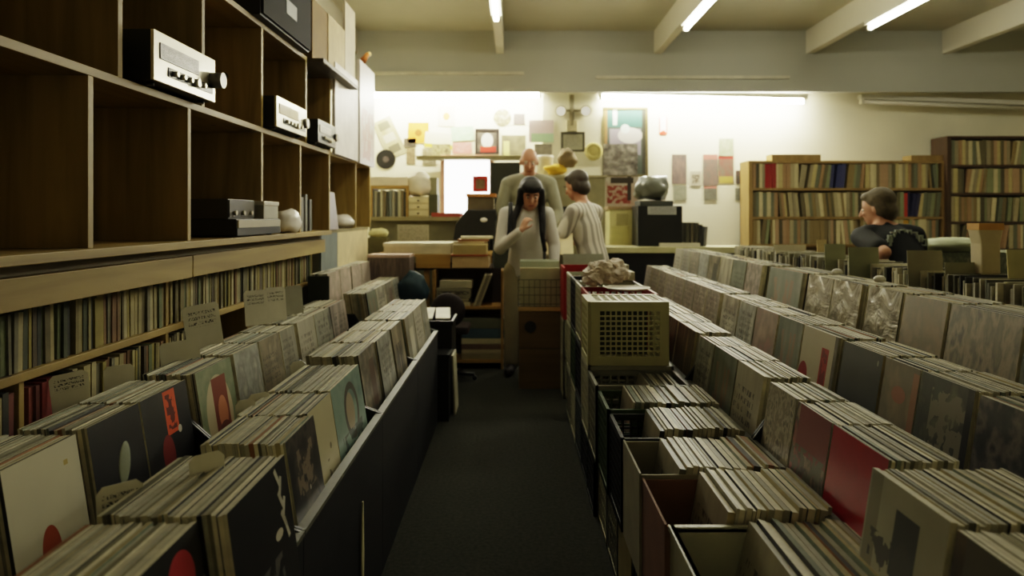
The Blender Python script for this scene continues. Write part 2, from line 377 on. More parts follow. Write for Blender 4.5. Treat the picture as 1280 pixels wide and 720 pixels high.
for k,(a,b,lab) in enumerate(((2.25,2.51,'pale grey plain LP cover next to the black divider wedge'),(2.52,2.80,'grey-green plain LP cover in the right front bins'),(2.81,3.04,'grey LP cover right of the big black wedge by the lattice crate'))):
    column(1,.80,a,b,.832,.145,GC[(1,4,7)[k]],lab,W1+', between the two black wedges',9,.009)
for k,(a,b) in enumerate(((3.10,3.42),(3.43,3.72),(3.73,4.05),(4.06,4.45))):
    column(1,.80,a,b,.835,.15,cover('brown_spines_%d'%k,[(110,92,60),(60,50,36),(150,130,90)],6,[],stretch=(1,2,.15)),'brown striped sleeve cover beside the lattice crate, %s in its bin'%('nearest','second','third','last')[k],W1+', beside the lattice crate',9,.011)
# ---- right middle run
W2='the right middle tier'
column(1,1.15,1.46,1.74,.905,.165,cover('navy_art',[(20,24,32),(40,42,44),(96,90,84),(16,18,24)],4,[]),'dark navy LP cover with pale figures at the right edge of the view',W2+', behind the dark navy cover',9)
column(1,1.15,1.75,1.985,.91,.165,cover('grey_sculpt_art',[(74,80,70),(60,64,56),(112,108,92)],2.5,[('n',.6,.5,.35,.4,(120,116,102)),('r',.95,.5,.06,.5,(18,18,16))]),'dark grey-green LP cover with a black edge in the middle tier',W2+', behind the grey-green cover',9)
column(1,1.15,1.99,2.18,.91,.165,cover('taupe_art',[(124,114,92),(110,102,84),(136,124,100)],2,[('e',.5,.7,.2,.08,(150,104,84)),('r',.92,.5,.08,.45,(140,104,80)),('n',.5,.1,.5,.1,(60,56,46))]),'taupe LP cover right of the plain charcoal cover',W2+', behind the taupe cover',9)
column(1,1.15,2.19,2.455,.912,.165,cover('charcoal_art',[(54,56,52),(48,50,46)],2,[('e',.9,.9,.02,.03,(120,120,112))],coat=.15),'plain charcoal LP cover in the right middle tier',W2+', behind the plain charcoal cover',9)
column(1,1.15,2.49,2.79,.915,.165,cover('white_red_art',[(176,168,140),(168,160,134)],2,[('r',.70,.60,.10,.22,(150,46,30)),('n',.70,.60,.07,.2,(110,34,24)),('e',.14,.40,.14,.17,(132,32,28)),('r',.97,.5,.05,.5,(84,80,66))]),'cream LP cover with a red upright block and red disc',W2+', behind the cream cover with red block',9)
column(1,1.15,2.80,3.05,.917,.165,GC[4],'grey-green LP cover left of the cream cover with a red block',W2+', left of the cream and red cover',9,.009)
column(1,1.15,3.06,3.33,.918,.165,cover('pinkish_art',[(150,112,104),(128,112,100),(164,140,122)],2.5,[]),'dusty pink LP cover in the right middle tier',W2+', behind the dusty pink cover',9,.01)
column(1,1.15,3.34,3.58,.918,.165,GC[7],'lilac grey LP cover left of the dusty pink cover',W2+', left of the dusty pink cover',9,.01)
column(1,1.15,3.59,3.86,.92,.165,GC[5],'plain cream LP cover right of a black gap in the middle tier',W2+', by the black gap',9,.01)
y=3.92
for k in range(8):
    column(1,1.15,y,y+.265,.92,.165,cover('text_sleeve_%d'%k,[(150,142,124),(120,112,100),(170,160,140)],5,[('s',.5,.5,.42,.42,(84,74,72))]),'grey sleeve cover with small print in the far middle tier, %s past the black gap'%ordf[k],W2+', far part',9,.012); y+=.275
# ---- right high run
W3='the right highest tier'
column(1,1.5,1.74,2.06,1.04,.2,cover('khaki_art',[(118,116,70),(90,92,70),(60,62,54),(150,140,96)],4,[]),'blotched khaki LP cover at right edge of the highest tier',W3+', right edge',9)
column(1,1.5,2.07,2.42,1.045,.2,cover('mottle_art',[(120,112,92),(90,84,70),(140,130,108),(70,66,58)],7,[],stretch=(1,1,.4)),'large brown-grey mottled LP cover in the highest tier',W3+', behind the large mottled cover',9)
column(1,1.5,2.43,2.70,1.048,.2,cover('tan_art',[(132,116,92),(116,106,86),(146,130,104)],3,[],coat=.3),'tan-grey LP cover just right of the crinkled plastic ones',W3+', behind the tan-grey cover',9)
def crinkle(n): 
    m=cover(n,[(140,132,110),(160,150,126),(116,110,92),(186,176,152)],3.5,[],.3,coat=.6); 
    nt=m.node_tree; b=nt.nodes['Principled BSDF']; N=nt.nodes.new
    tc=N('ShaderNodeTexCoord'); nz=N('ShaderNodeTexNoise'); nz.inputs['Scale'].default_value=1.8; nz.inputs['Detail'].default_value=3; nz.inputs['Distortion'].default_value=2.5
    nt.links.new(tc.outputs['Generated'],nz.inputs['Vector']); bp=N('ShaderNodeBump'); bp.inputs['Strength'].default_value=.3; bp.inputs['Distance'].default_value=.04
    nt.links.new(nz.outputs['Fac'],bp.inputs['Height']); nt.links.new(bp.outputs['Normal'],b.inputs['Normal']); nt.links.new(bp.outputs['Normal'],b.inputs['Coat Normal'])
    return m
column(1,1.5,2.715,2.975,1.05,.2,crinkle('crinkled_plastic_a'),'LP cover in crinkled shiny plastic with a white glare at its corner',W3+', behind the glaring plastic cover',9)
column(1,1.5,3.03,3.30,1.05,.2,crinkle('crinkled_plastic_b'),'LP cover in crinkled plastic, left of the one with a white glare',W3+', behind the second crinkled cover',9,.01)
column(1,1.5,3.305,3.58,1.05,.2,crinkle('crinkled_plastic_c'),'LP cover in crinkled plastic, second left of the one with a white glare',W3+', behind the third crinkled cover',9,.01)
column(1,1.5,3.65,4.12,1.05,.2,GC[4],'wide plain grey-green sleeve between two black gaps in the highest tier',W3+', between the black gaps',9,.01)
y=4.25
for k in range(8):
    column(1,1.5,y,y+.275,1.05,.2,None,'grey sleeve cover in the far part of the highest tier, %s past the black gap'%ordf[k],W3+', far part',9,.012); y+=.287
# ---------------------------------------------------------------- crates' LPs join the same pool (planes along the aisle, ends towards camera)
def crate_fill(x0,x1,y0,y1,z,lean,where,flabel,h=.3,tk=.0135,nfrom=0):
    a=rad(lean); x=x0; n=0
    while x<x1:
        t=tk*R.uniform(.5,1.5)
        w=(y1-y0)*R.uniform(.96,1.0)
        e=R.choices(range(len(PAL)),WT)[0]
        specs.append(dict(x=x,y=(y0+y1)/2+R.uniform(-.006,.006),z=z,side=1,lean=-a if False else a,w=w,h=h*R.uniform(.965,1.0),t=t,edge=e,front=None if n else GC[1],
           label=flabel if n==0 else 'LP sleeve standing in '+where,group=None if n==0 else 'LP sleeves in '+where,score=1.5/(y0*y0)))
        x+=t/math.cos(a)+R.uniform(.0008,.003); n+=1
crate_fill(.475,.70,1.36,1.64,.355,14,'the white crate nearest the camera','pale grey sleeve leftmost in the white crate at the bottom edge')
crate_fill(.455,.70,1.665,1.935,.365,10,'the brown cardboard box','grey-green sleeve leftmost in the brown cardboard box')
crate_fill(.41,.70,1.965,2.235,.36,10,'the off-white box behind the brown one','sleeve leftmost in the off-white box behind the brown one')
crate_fill(.43,.70,2.275,2.535,.37,8,'the black wire crate','sleeve leftmost in the black wire crate')
crate_fill(.40,.70,2.575,2.835,.375,7,'the green and orange crate','sleeve leftmost in the green and orange crate')
crate_fill(.47,.60,2.88,3.13,.37,16,'the half-empty pale crate','leftmost sleeve in the half-empty pale crate')
# ---------------------------------------------------------------- write the sleeves: 300 largest alone, the rest as one
order=sorted(range(len(specs)),key=lambda i:-specs[i]['score'])
alone=set(order[:300])
def sleeve_matrix(s):
    ry=-s['lean'] if s['side']<0 else -s['lean']
    rz=0 if s['side']<0 else math.pi
    return Matrix.Translation((s['x'],s['y'],s['z']))@Euler((0,0,rz)).to_matrix().to_4x4()@Euler((0,ry,0)).to_matrix().to_4x4()
rest=MB()
for i,s in enumerate(specs):
    M=sleeve_matrix(s); w=s['w']/2
    if i in alone:
        mb=MB().box((-s['t'],-w,0),(0,w,s['h']),0,fm={3:1})
        me=mb.mesh('record_sleeve',[SM[s['edge']],s['front'] or SM[(s['edge']*3+1)%len(SM)]])
        o=bpy.data.objects.new('record_sleeve',me); C.objects.link(o); o.matrix_world=M
        tag(o,s['label'],'record',s['group']); s['o']=o
        if s['front'] is cov_b: VIVA=o
    else:
        fi=s['edge']
        if s['front']: 
            fi=None
        if s['front']:
            mb=MB().box((-s['t'],-w,0),(0,w,s['h']),0,fm={3:1}); me=mb.mesh('record_sleeve',[SM[s['edge']],s['front']])
            o=bpy.data.objects.new('record_sleeve',me); C.objects.link(o); o.matrix_world=M; tag(o,s['label'],'record',s['group'])
        else: rest.box((-s['t'],-w,0),(0,w,s['h']),s['edge'],M,fm={3:(s['edge']*3+1)%len(SM)})
o=rest.build('packed_record_sleeves',SM); tag(o,'remaining LP sleeves packed in the farther bins behind their front covers','records',kind='stuff')
# slanting white lettering strokes on the black cover (printed, one mesh, part of the sleeve)
lt=MB(); zz=.27
for (dy,dz,lean2,L) in ((.095,.285,.5,.045),(.105,.262,-.5,.045),(.10,.238,.5,.04),(.112,.215,-.5,.045),(.105,.192,.5,.045),(.115,.170,.35,.05)):
    lt.box((.0004,-.006,-L/2),(.0012,.006,L/2),0,Matrix.Translation((0,dy,dz))@Euler((lean2,0,0)).to_matrix().to_4x4())
p=lt.build('lettering',mat('lettering_white',(188,184,168),.5),VIVA)
# ================================================================ LEFT CUBE SHELF (pine) and 45s shelf beneath
XS=-1.32; XBk=-1.72
t=thing('cube_shelf','tall pine cube shelving along the left wall with large open compartments','shelf',(XS,3.6,1.22))
def pl(lo,hi,nm,m): # world coords -> child of t
    o=MB().box((lo[0]-XS,lo[1]-3.6,lo[2]-1.22),(hi[0]-XS,hi[1]-3.6,hi[2]-1.22)).build(nm,m,t,bev=.002); return o
YA,YB=.9,6.46
pl((XBk,YA,1.222),(XS+.05,4.9,1.25),'shelf_board',m_pine)
pl((XBk,YA,1.787),(XS,YB,1.815),'shelf_board',m_pine)
pl((XBk,YA,2.335),(XS,4.48,2.362),'shelf_board',m_pine)
pl((XBk-.015,YA,1.25),(XBk,YB,2.9),'back_panel',m_pineback)
for y in (1.52,2.195,2.861,3.688,4.35,5.03,5.87,6.45):
    pl((XBk,y-.014,1.25),(XS-.001,y+.014,1.787),'upright',m_pinev)
for y in (1.70,2.36,2.99,3.688,4.47,5.05):
    pl((XBk,y-.014,1.815),(XS-.001,y+.014,2.335),'upright',m_pinev)
# fascia and 45s rack
t2=thing('singles_rack','pine rack of seven-inch singles under the cube shelving','shelf',(XS,3.2,0))
def pl2(lo,hi,nm,m): return MB().box((lo[0]-XS,lo[1]-3.2,lo[2]),(hi[0]-XS,hi[1]-3.2,hi[2])).build(nm,m,t2,bev=.002)
m_fas=wood('pine_fascia',(128,106,52),(158,136,74),'y')
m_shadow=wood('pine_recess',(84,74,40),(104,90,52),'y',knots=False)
pl2((XS-.02,.9,1.10),(XS+.01,2.865,1.187),'fascia_board',m_fas)
pl2((XS-.02,2.869,1.102),(XS+.012,4.87,1.189),'fascia_board',m_fas)
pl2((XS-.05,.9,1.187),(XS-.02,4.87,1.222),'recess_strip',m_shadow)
pl2((-1.72,.9,.882),(-1.385,4.87,.908),'rack_board',m_pine)
pl2((-1.72,.9,.66),(-1.385,4.55,.685),'rack_board',m_pine)
pl2((-1.735,.9,0),(-1.72,4.87,1.222),'back_panel',m_pineback)
for y in (2.84,4.86):
    pl2((-1.70,y-.011,.908),(-1.40,y+.011,1.187),'upright',m_pinev)
for y in (2.0,2.84,3.7):
    pl2((-1.70,y-.011,.685),(-1.40,y+.011,.882),'upright',m_pinev)
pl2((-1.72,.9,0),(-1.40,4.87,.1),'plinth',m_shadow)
# 45s
SP=[(118,108,66),(140,130,88),(92,84,52),(60,66,44),(44,46,36),(96,104,70),(150,140,96),(112,84,50),(74,62,40),(160,150,112),(104,100,78),(136,124,60)]
SPM=[mat('single_spine_%d'%i,c,.6,var=.15,scale=30) for i,c in enumerate(SP)]
RED=[mat('single_spine_red_%d'%i,c,.6,var=.15,scale=30) for i,c in enumerate(((120,44,34),(104,58,48),(132,70,56),(90,30,28)))]
def singles(y0,y1,z,grp,lab,redfrom=None,redto=None,skip=()):
    y=y0
    while y<y1:
        w=R.uniform(.010,.026)
        if any(abs(y+w/2-k)<.025 for k in skip): y+=.03; continue
        if R.random()<.03: y+=.012
        h=.178*R.uniform(.93,1.0)
        isr=redfrom is not None and redfrom<y<redto
        m=R.choice(RED) if isr else R.choice(SPM)
        a=R.gauss(0,.012)
        o=MB().box((-.175,0,0),(0,w,h)).build('single_record',m,None,(-1.395-R.uniform(0,.012),y,z),(a,0,0))
        tag(o,'red-spined single in the lower row of the left rack' if isr else lab,'record',grp+(' (red)' if isr else '')); y+=w+R.uniform(.0008,.002)+abs(a)*.18
singles(1.80,4.83,.909,'singles in the upper row','seven-inch single in the upper row of the left pine rack',skip=(2.84,))
singles(1.72,3.3,.686,'singles in the lower row','drab seven-inch single in the lower row of the left pine rack',1.93,2.14,skip=(2.0,2.84))
# ---- continuing cabinet at the far end
t3=thing('storage_cabinet','low cabinet with blue-grey and cream panels past the end of the pine counter','cabinet',(-1.362,5.7,0))
MB().box((0,-.79,.0),(-.35,.77,1.225)).build('carcass',mat('cabinet_grey',(120,118,100),.6),t3)
MB().box((0,-.79,.15),(.015,-.34,1.225)).build('blue_grey_panel',mat('panel_bluegrey',(98,106,104),.6),t3)
MB().box((0,-.335,.15),(.015,.77,1.225)).build('cream_panel',mat('panel_cream',(196,180,138),.6),t3)
MB().box((.016,-.79,1.225),(-.35,.78,1.248)).build('cabinet_top',mat('cab_top',(120,110,76),.6),t3)
# ---- white panels covering the upper compartments
cov_wp=cover('white_panel_art',[(206,198,190),(196,188,178)],2,[('n',.5,.3,.4,.25,(186,150,140))],plane='yz',coat=0)
single(MB().box((-.012,-.37,0),(.012,.37,.66)),'white_board',mat('white_board_a',(206,198,186),.5),'white panel over the upper compartments, nearer of the two','board',(XS+.02,5.43,1.80))
b=single(MB().box((-.012,-.30,0),(.012,.30,.86)),'white_board',cov_wp,'taller white panel with faint red print at the end of the shelving','board',(XS+.03,6.13,1.79))
# ---- receivers
m_silver=mat('brushed_silver',(196,190,170),.32,.6,var=.06)
m_case=mat('receiver_case',(14,13,12),.5)
m_dark=mat('dark_plastic',(22,22,21),.4)
m_dial=cover('dial_art',[(150,140,134),(120,112,108)],3,[('s',.5,.5,.45,.4,(90,84,76))],plane='yz')
def receiver(label,y0,y1,z0,h,glare=False,dark=False,big=False):
    w=(y1-y0); t=thing('stereo_receiver',label,'stereo receiver',(XS+.06,(y0+y1)/2,z0))
    MB().box((-.34,-w/2,.012),(-.012,w/2,h)).build('case',m_case,t,bev=.003)
    MB().box((-.012,-w/2,.012),(0,w/2,h)).build('front_panel',m_dark if dark else m_silver,t,bev=.002)
    MB().box((0,-w*.42,h*.50),(.004,w*.18,h*.80)).build('tuning_dial',m_dial if not glare else mat('glare_dial',(226,214,196),.12),t)  # glare is put into the dial as a paler colour
    MB().box((0,-w*.30,h*.22),(.003,w*.44,h*.40)).build('dark_strip',m_dark,t)
    for k in range(5):
        yy=-w*.22+k*w*.115
        MB().cyl((.003,yy,h*.31),(.02,yy,h*.31),.010 if k!=3 else .016,seg=14).build('knob',m_silver,t)
    MB().cyl((0,w*.43,h*.52),(.05 if big else .02,w*.43,h*.52),h*.17,seg=22).build('tuning_knob',mat('knob_grey',(120,114,104),.35,.5),t)
    for s in(-1,1):
        for xx in(-.3,-.04): MB().cyl((xx,s*w*.4,0),(xx,s*w*.4,.012),.014,seg=10).build('foot',m_dark,t)
    return t
receiver('large silver-faced stereo receiver with black case in the nearest upper compartment',2.46,2.965,1.815,.19,big=True)
receiver('silver receiver with bright glare on its face, in the middle upper compartment',3.73,4.27,1.815,.175,glare=True)
receiver('darker receiver with silver knobs, third and farthest in the upper row',4.52,4.97,1.815,.16,dark=True)
# ---- things on the counter
t=thing('cassette_deck','wide black component with a silver lower strip on the pine counter','stereo component',(XS+.04,3.55,1.25))
MB().box((-.36,-.30,.008),(-.004,.30,.085)).build('case',m_case,t,bev=.003)
MB().box((-.004,-.29,.045),(.004,.29,.08)).build('silver_strip',m_silver,t)
MB().box((-.003,-.30,.008),(.001,.30,.043)).build('front_panel',m_dark,t)
for s in(-1,1):
    for xx in(-.3,-.05): MB().cyl((xx,s*.26,0),(xx,s*.26,.008),.015,seg=10).build('foot',m_dark,t)
t=thing('tuner','dark smoky-fronted tuner stacked on the black component','stereo component',(XS+.0,3.42,1.335))
MB().box((-.30,-.16,0),(-.006,.16,.095)).build('case',mat('tuner_case',(44,38,30),.5),t,bev=.003)
MB().box((-.006,-.155,.01),(0,.155,.09)).build('front_panel',mat('tuner_front',(70,66,58),.35),t)
for k in range(3): MB().cyl((0,-.1+.1*k,.03),(.012,-.1+.1*k,.03),.011,seg=12).build('knob',m_silver,t)
t=thing('card_box','pale grey box standing on the right end of the black component','box',(XS+.03,3.735,1.335))
MB().box((-.14,-.11,0),(0,.11,.085)).build('box_body',mat('cardbox_grey',(150,146,128),.5),t,bev=.004)
MB().box((-.15,-.115,.07),(.004,.115,.092)).build('lid',mat('cardbox_lid',(190,184,166),.5),t,bev=.004)
# crumpled white bag
def crumple(c,r,seed,amp=.25,sub=3):
    q=random.Random(seed); bm=bmesh.new(); bmesh.ops.create_icosphere(bm,subdivisions=sub,radius=1)
    from mathutils import noise
    for v in bm.verts:
        n=noise.noise(v.co*1.7+Vector((seed,0,0)))+.5*noise.noise(v.co*4.1+Vector((0,seed,0)))
        f=1+amp*n; v.co=Vector((v.co.x*r[0]*f,v.co.y*r[1]*f,max(v.co.z,-.75)*r[2]*f))
    lo=min(v.co.z for v in bm.verts)
    for v in bm.verts: v.co.z-=lo
    s=MB(); s.bm.free(); s.bm=bm; return s
m_bag=mat('bag_white',(214,206,192),.35,var=.06,bump=.2)
single(crumple(0,(.07,.13,.075),3),'plastic_bag',m_bag,'crumpled white bag on the pine counter beside the black component','bag',(XS-.02,4.17,1.25),smooth=True)
single(crumple(0,(.10,.16,.06),8),'plastic_bag',m_bag,'flattened white bag on top of the cabinet past the pine counter','bag',(-1.42,5.8,1.249),smooth=True)
# upright sleeves standing in the far lower compartments
for k,(y,w,h,c,lab) in enumerate(((4.46,.05,.22,(86,84,72),'grey box set standing in the far lower compartment, nearest of the row'),(4.55,.04,.24,(104,102,90),'grey box set second in the far lower compartment'),(4.64,.05,.21,(70,70,62),'dark box set third in the far lower compartment'))):
    single(MB().box((-.26,0,0),(0,w,h)),'box_set',mat('boxset_%d'%k,c,.5),lab,'record box',(XS-.03,y,1.25))
single(MB().box((-.008,-.14,0),(.008,.14,.28)),'display_sleeve',cover('lilac_sleeve',[(140,132,132),(118,112,112)],3,[('r',.15,.85,.12,.15,(200,194,180))]),'lilac-grey sleeve propped up at the end of the pine counter','record',(XS-.02,5.20,1.249),(0,-.12,0))
# ---- on top of the shelving
t=thing('loudspeaker','black loudspeaker lying on top of the pine shelving with a white label','speaker',(XS+.06,3.95,2.362))
MB().box((-.36,-.42,0),(-.015,.42,.34)).build('cabinet',m_case,t,bev=.004)
MB().box((-.015,-.41,.01),(0,.41,.33)).build('grille',mat('grille_black',(20,19,18),.9,scale=200,var=.4),t)
MB().box((0,-.06,.11),(.003,.12,.19)).build('label_plate',mat('label_grey',(150,150,146),.5),t)
t=thing('cardboard_box','brown cardboard box with its lit side painted paler on top of the far shelving','box',(XS+.02,4.95,2.362))
MB().box((-.36,-.42,0),(0,.42,.40)).build('box_body',mat('box_shaded',(112,88,44),.75),t,bev=.004)
MB().box((0,-.05,.005),(.006,.42,.40)).build('lit_side',mat('box_lit',(172,154,116),.7),t)  # lit aisle side in a paler colour; the brown body carries the shade
for s in(-1,1): MB().box((-.36,s*.42,.39),(0,s*.42+.002,.40)).build('flap',mat('box_shaded',(112,88,44)),t)
single(MB().box((-.3,-.5,0),(.10,.5,.025)),'top_board',wood('grey_plank',(70,62,44),(96,86,64),'y'),'greyish plank carrying the cardboard box above the far shelves','board',(XS,5.0,2.335))
t=thing('cream_column','narrow cream board standing above the white panels','board',(XS+.01,5.62,2.468))
MB().box((-.02,-.17,0),(.0,.17,.55)).build('board',mat('cream_board',(188,176,150),.6),t)
t=thing('clip_lamp','small orange clip with a bright tip beside the white panels','lamp',(XS+.04,5.95,2.66))
MB().cyl((0,0,0),(.03,.05,.07),.028,.018,seg=12).build('clip_body',mat('orange_clip',(190,112,40),.5),t)
MB().ell((.035,.075,.075),(.02,.028,.02)).build('tip',mat('clip_tip',(240,214,150),.3),t)
# ---- divider / price cards sticking up among the left records
m_card=cover('title_card_blank',[(214,210,190),(206,202,180)],2,[],plane='yz',coat=0)
def scribble(i): return cover('title_card_%d'%i,[(214,210,190),(206,202,182)],2,[('s',.5,.72,.38,.16,(58,56,50))],plane='yz',coat=0)
SCB=[scribble(0),scribble(1),scribble(2)]
def card(u,v0,Y,wpx,hpx,label,m=None,lean=-.12,below=.08,tilt=0,rz=-.75):
    x=X(u,Y); ztop=Zv(v0,Y); w=wpx; h=hpx+below
    mb=MB().prism([(-w/2,0),(w/2,0),(w/2,h-.012),(w/2-.012,h),(-w/2+.012,h),(-w/2,h-.012)],-.0012,.0012,axis='x')
    return single(mb,'title_card',m or m_card,label,'card',(x+.0,Y,ztop-h),(tilt,lean,rz))
card(91,466,2.15,.105,.06,'white title card rising far left, just under the singles rack',SCB[0],tilt=.08,below=.06)
card(150,457,2.37,.095,.05,'white title card second from the left above the upper bins',m_card,below=.06)
card(228,426,2.70,.15,.07,'wide white title card left of the big handwritten card',m_card,tilt=.05,below=.06)
card(259,380,3.0,.155,.15,'big white handwritten card standing tall among the left bins',SCB[1],tilt=.10,below=.06)
card(321,363,3.45,.115,.11,'white card with handwriting, first of the three in a row',SCB[2],below=.06)
card(346,359,3.68,.115,.12,'white card with handwriting, middle of the three in a row',SCB[0],below=.06)
card(369,357,3.95,.105,.11,'greyer card with handwriting, third of the three in a row',mat('card_greyer',(150,148,130),.6),below=.06)
for (u,v,Y,w,h,lab) in ((153,606,1.375,.085,.05,'white index card with three dots in the lower left bins'),(262,568,1.50,.075,.05,'cream index card beside the black lettered cover'),
    (309,500,2.02,.06,.03,'small pale index tab in front of the green portrait cover'),(326,492,2.12,.07,.035,'second pale index tab in front of the green portrait cover'),(374,452,2.62,.06,.04,'pale folded index card beyond the teal cover'),
    (340,520,1.95,.07,.03,'pale index card above the dim band photo')):
    card(u,v,Y,w,h,lab,SCB[0] if 'dots' in lab else m_card)
t=MB().ell((0,0,.03),(.003,.022,.045)); single(t,'clear_tab',mat('tab_pale',(150,156,140),.2),'oval translucent tab in front of the plain black cover','card',(X(156,1.48),1.48,Zv(596,1.48)))
# ================================================================ CRATES ON THE RIGHT OF THE AISLE
def lattice(mb,p0,du,dv,nu,nv,th,bar=.010,rim=.03,nrm=None):
    """grid of bars filling the parallelogram p0 + a*du + b*dv, with a solid rim"""
    p0=Vector(p0); du=Vector(du); dv=Vector(dv); n=du.cross(dv).normalized()*th
    U=du.normalized(); V=dv.normalized(); Lu=du.length; Lv=dv.length
    M=Matrix((( U.x,V.x,n.normalized().x,p0.x),(U.y,V.y,n.normalized().y,p0.y),(U.z,V.z,n.normalized().z,p0.z),(0,0,0,1)))
    mb.box((0,0,0),(Lu,rim,th),0,M); mb.box((0,Lv-rim,0),(Lu,Lv,th),0,M)
    mb.box((0,rim,0),(rim,Lv-rim,th),0,M); mb.box((Lu-rim,rim,0),(Lu,Lv-rim,th),0,M)
    for i in range(1,nu):
        a=rim+(Lu-2*rim)*i/nu; mb.box((a-bar/2,rim,th*.2),(a+bar/2,Lv-rim,th*.8),0,M)
    for j in range(1,nv):
        a=rim+(Lv-2*rim)*j/nv; mb.box((rim,a-bar/2,th*.25),(Lu-rim,a+bar/2,th*.75),0,M)
def crate(label,x0,x1,y0,y1,z0,z1,m,nu=8,nv=6,solid=False,group=None,bar=.009,rim=.022,lining=None):
    t=thing('milk_crate' if not solid else 'storage_box',label,'crate' if not solid else 'box',((x0+x1)/2,(y0+y1)/2,z0),0,group)
    w=(x1-x0)/2; d=(y1-y0)/2; h=z1-z0; mb=MB(); th=.012
    if solid:
        th=.006 if solid=='thin' else .01
        mb.box((-w,-d,0),(w,d,th)); mb.box((-w,-d,th),(-w+th,d,h)); mb.box((w-th,-d,th),(w,d,h)); mb.box((-w+th,-d,th),(w-th,-d+th,h*.985)); mb.box((-w+th,d-th,th),(w-th,d,h*.985))
        mb.build('box_body',m,t)
        if solid!='thin':
            r=MB()
            for a,b in (((-w-.004,-d-.004),(-w+.01,d+.004)),((w-.01,-d-.004),(w+.004,d+.004)),((-w,-d-.004),(w,-d+.01)),((-w,d-.01),(w,d+.004))):
                r.box((a[0],a[1],h-.012),(b[0],b[1],h))
            r.build('rim',m,t)
    else:
        lattice(mb,(-w,-d,0),(2*w,0,0),(0,0,h),nu,nv,-th,bar,rim) if False else None
        lattice(mb,(-w,-d+th,0),(2*w,0,0),(0,0,h),nu,nv,th,bar,rim)
        lattice(mb,(w,d-th,0),(-2*w,0,0),(0,0,h),nu,nv,th,bar,rim)
        lattice(mb,(-w+th,d,0),(0,-2*d,0),(0,0,h),nu,nv,th,bar,rim)
        lattice(mb,(w-th,-d,0),(0,2*d,0),(0,0,h),nu,nv,th,bar,rim)
        lattice(mb,(-w,d,0.001),(0,-2*d,0),(2*w,0,0),nu,nu,th,bar,rim)
        mb.build('basket',m,t)
        if lining: MB().box((-w+.014,-d+.02,.03),(-w+.02,d-.02,h-.02)).build('paper_lining',lining,t)
    return t
m_cw=mat('crate_white',(176,174,150),.45,var=.06)
m_cream=mat('crate_cream',(186,182,138),.45,var=.05)
m_cblk=mat('crate_black',(18,18,17),.45)
m_cred=mat('crate_red',(150,26,22),.45)
m_cgrn=mat('crate_green',(54,74,34),.5)
m_cgry=mat('crate_grey',(128,126,108),.5)
m_card1=mat('carton_brown',(120,84,60),.8)
m_card2=mat('carton_offwhite',(140,134,112),.75)
m_or=mat('lining_orange',(172,84,40),.6)
XA=.365
crate('white plastic crate at the bottom edge, nearest of the crate row',XA,.715,1.30,1.65,.335,.625,m_cw,solid=True)
crate('brown cardboard box second from the near end of the crate row',XA-.012,.715,1.655,1.95,.335,.625,m_card1,solid='thin')
crate('off-white box third in the crate row, behind the brown cardboard one',XA-.018,.715,1.956,2.25,.335,.635,m_card2,solid='thin')
crate('black wire-mesh crate fourth in the crate row',XA-.022,.715,2.26,2.55,.335,.635,m_cblk,12,9,bar=.006)
crate('green crate with orange lining, fifth in the crate row',XA-.028,.715,2.56,2.85,.335,.645,m_cgrn,10,8,bar=.008,lining=m_or)
crate('pale grey half-empty crate just before the upright lattice crate',XA-.035,.715,2.86,3.15,.335,.66,m_cgry,9,7)
lowl=['worn pale box','brown box','drab grey crate','black crate','olive crate','pale crate']
for k,(y0,y1,m,s) in enumerate(((1.30,1.65,m_card1,'thin'),(1.655,1.95,mat('carton_tan',(140,104,60),.8),'thin'),(1.956,2.25,m_cblk,False),(2.26,2.55,mat('carton_olive',(124,112,60),.8),'thin'),(2.56,2.85,m_cgry,False),(2.86,3.15,m_cw,False))):
    nm=('cardboard box' if s else 'crate')
    crate('%s %s on the floor under the crate row, %s'%(['brown','tan','black','olive','grey','white'][k],nm,ordc[k]),XA+.01,.715,y0+.004,y1-.004,0,.325,m,solid=s)
# upright lattice crate lying on its side: its slotted bottom faces the camera
t=thing('milk_crate','cream crate tipped on its side, slotted base facing the camera','crate',(.515,3.30,.682))
mb=MB(); lattice(mb,(-.175,-.15,0),(.35,0,0),(0,0,.285),11,9,.012,.0065,.042)
for (p,a,b) in (((-.175,.15,0),(0,-.30,0),(0,0,.285)),((.163,.15,0),(0,-.30,0),(0,0,.285))): lattice(mb,p,a,b,7,7,-.012 if p[0]<0 else -.012,.010,.03)
lattice(mb,(-.175,-.15,.273),(.35,0,0),(0,.30,0),8,7,.012,.010,.03); lattice(mb,(-.175,-.15,0),(.35,0,0),(0,.30,0),8,7,.012,.010,.03)
mb.build('basket',m_cream,t)
single(MB().box((-.11,0,0),(.11,.012,.24)).box((-.13,.014,0),(-.02,.024,.22)),'record_sleeve',mat('slot_shade_olive',(52,54,38),.6),'dark olive sleeves added behind the slots of the tipped crate to darken them','record',(.52,3.345,.696),(.03,0,0))  # two dark sheets added to stand for the shade behind the slots
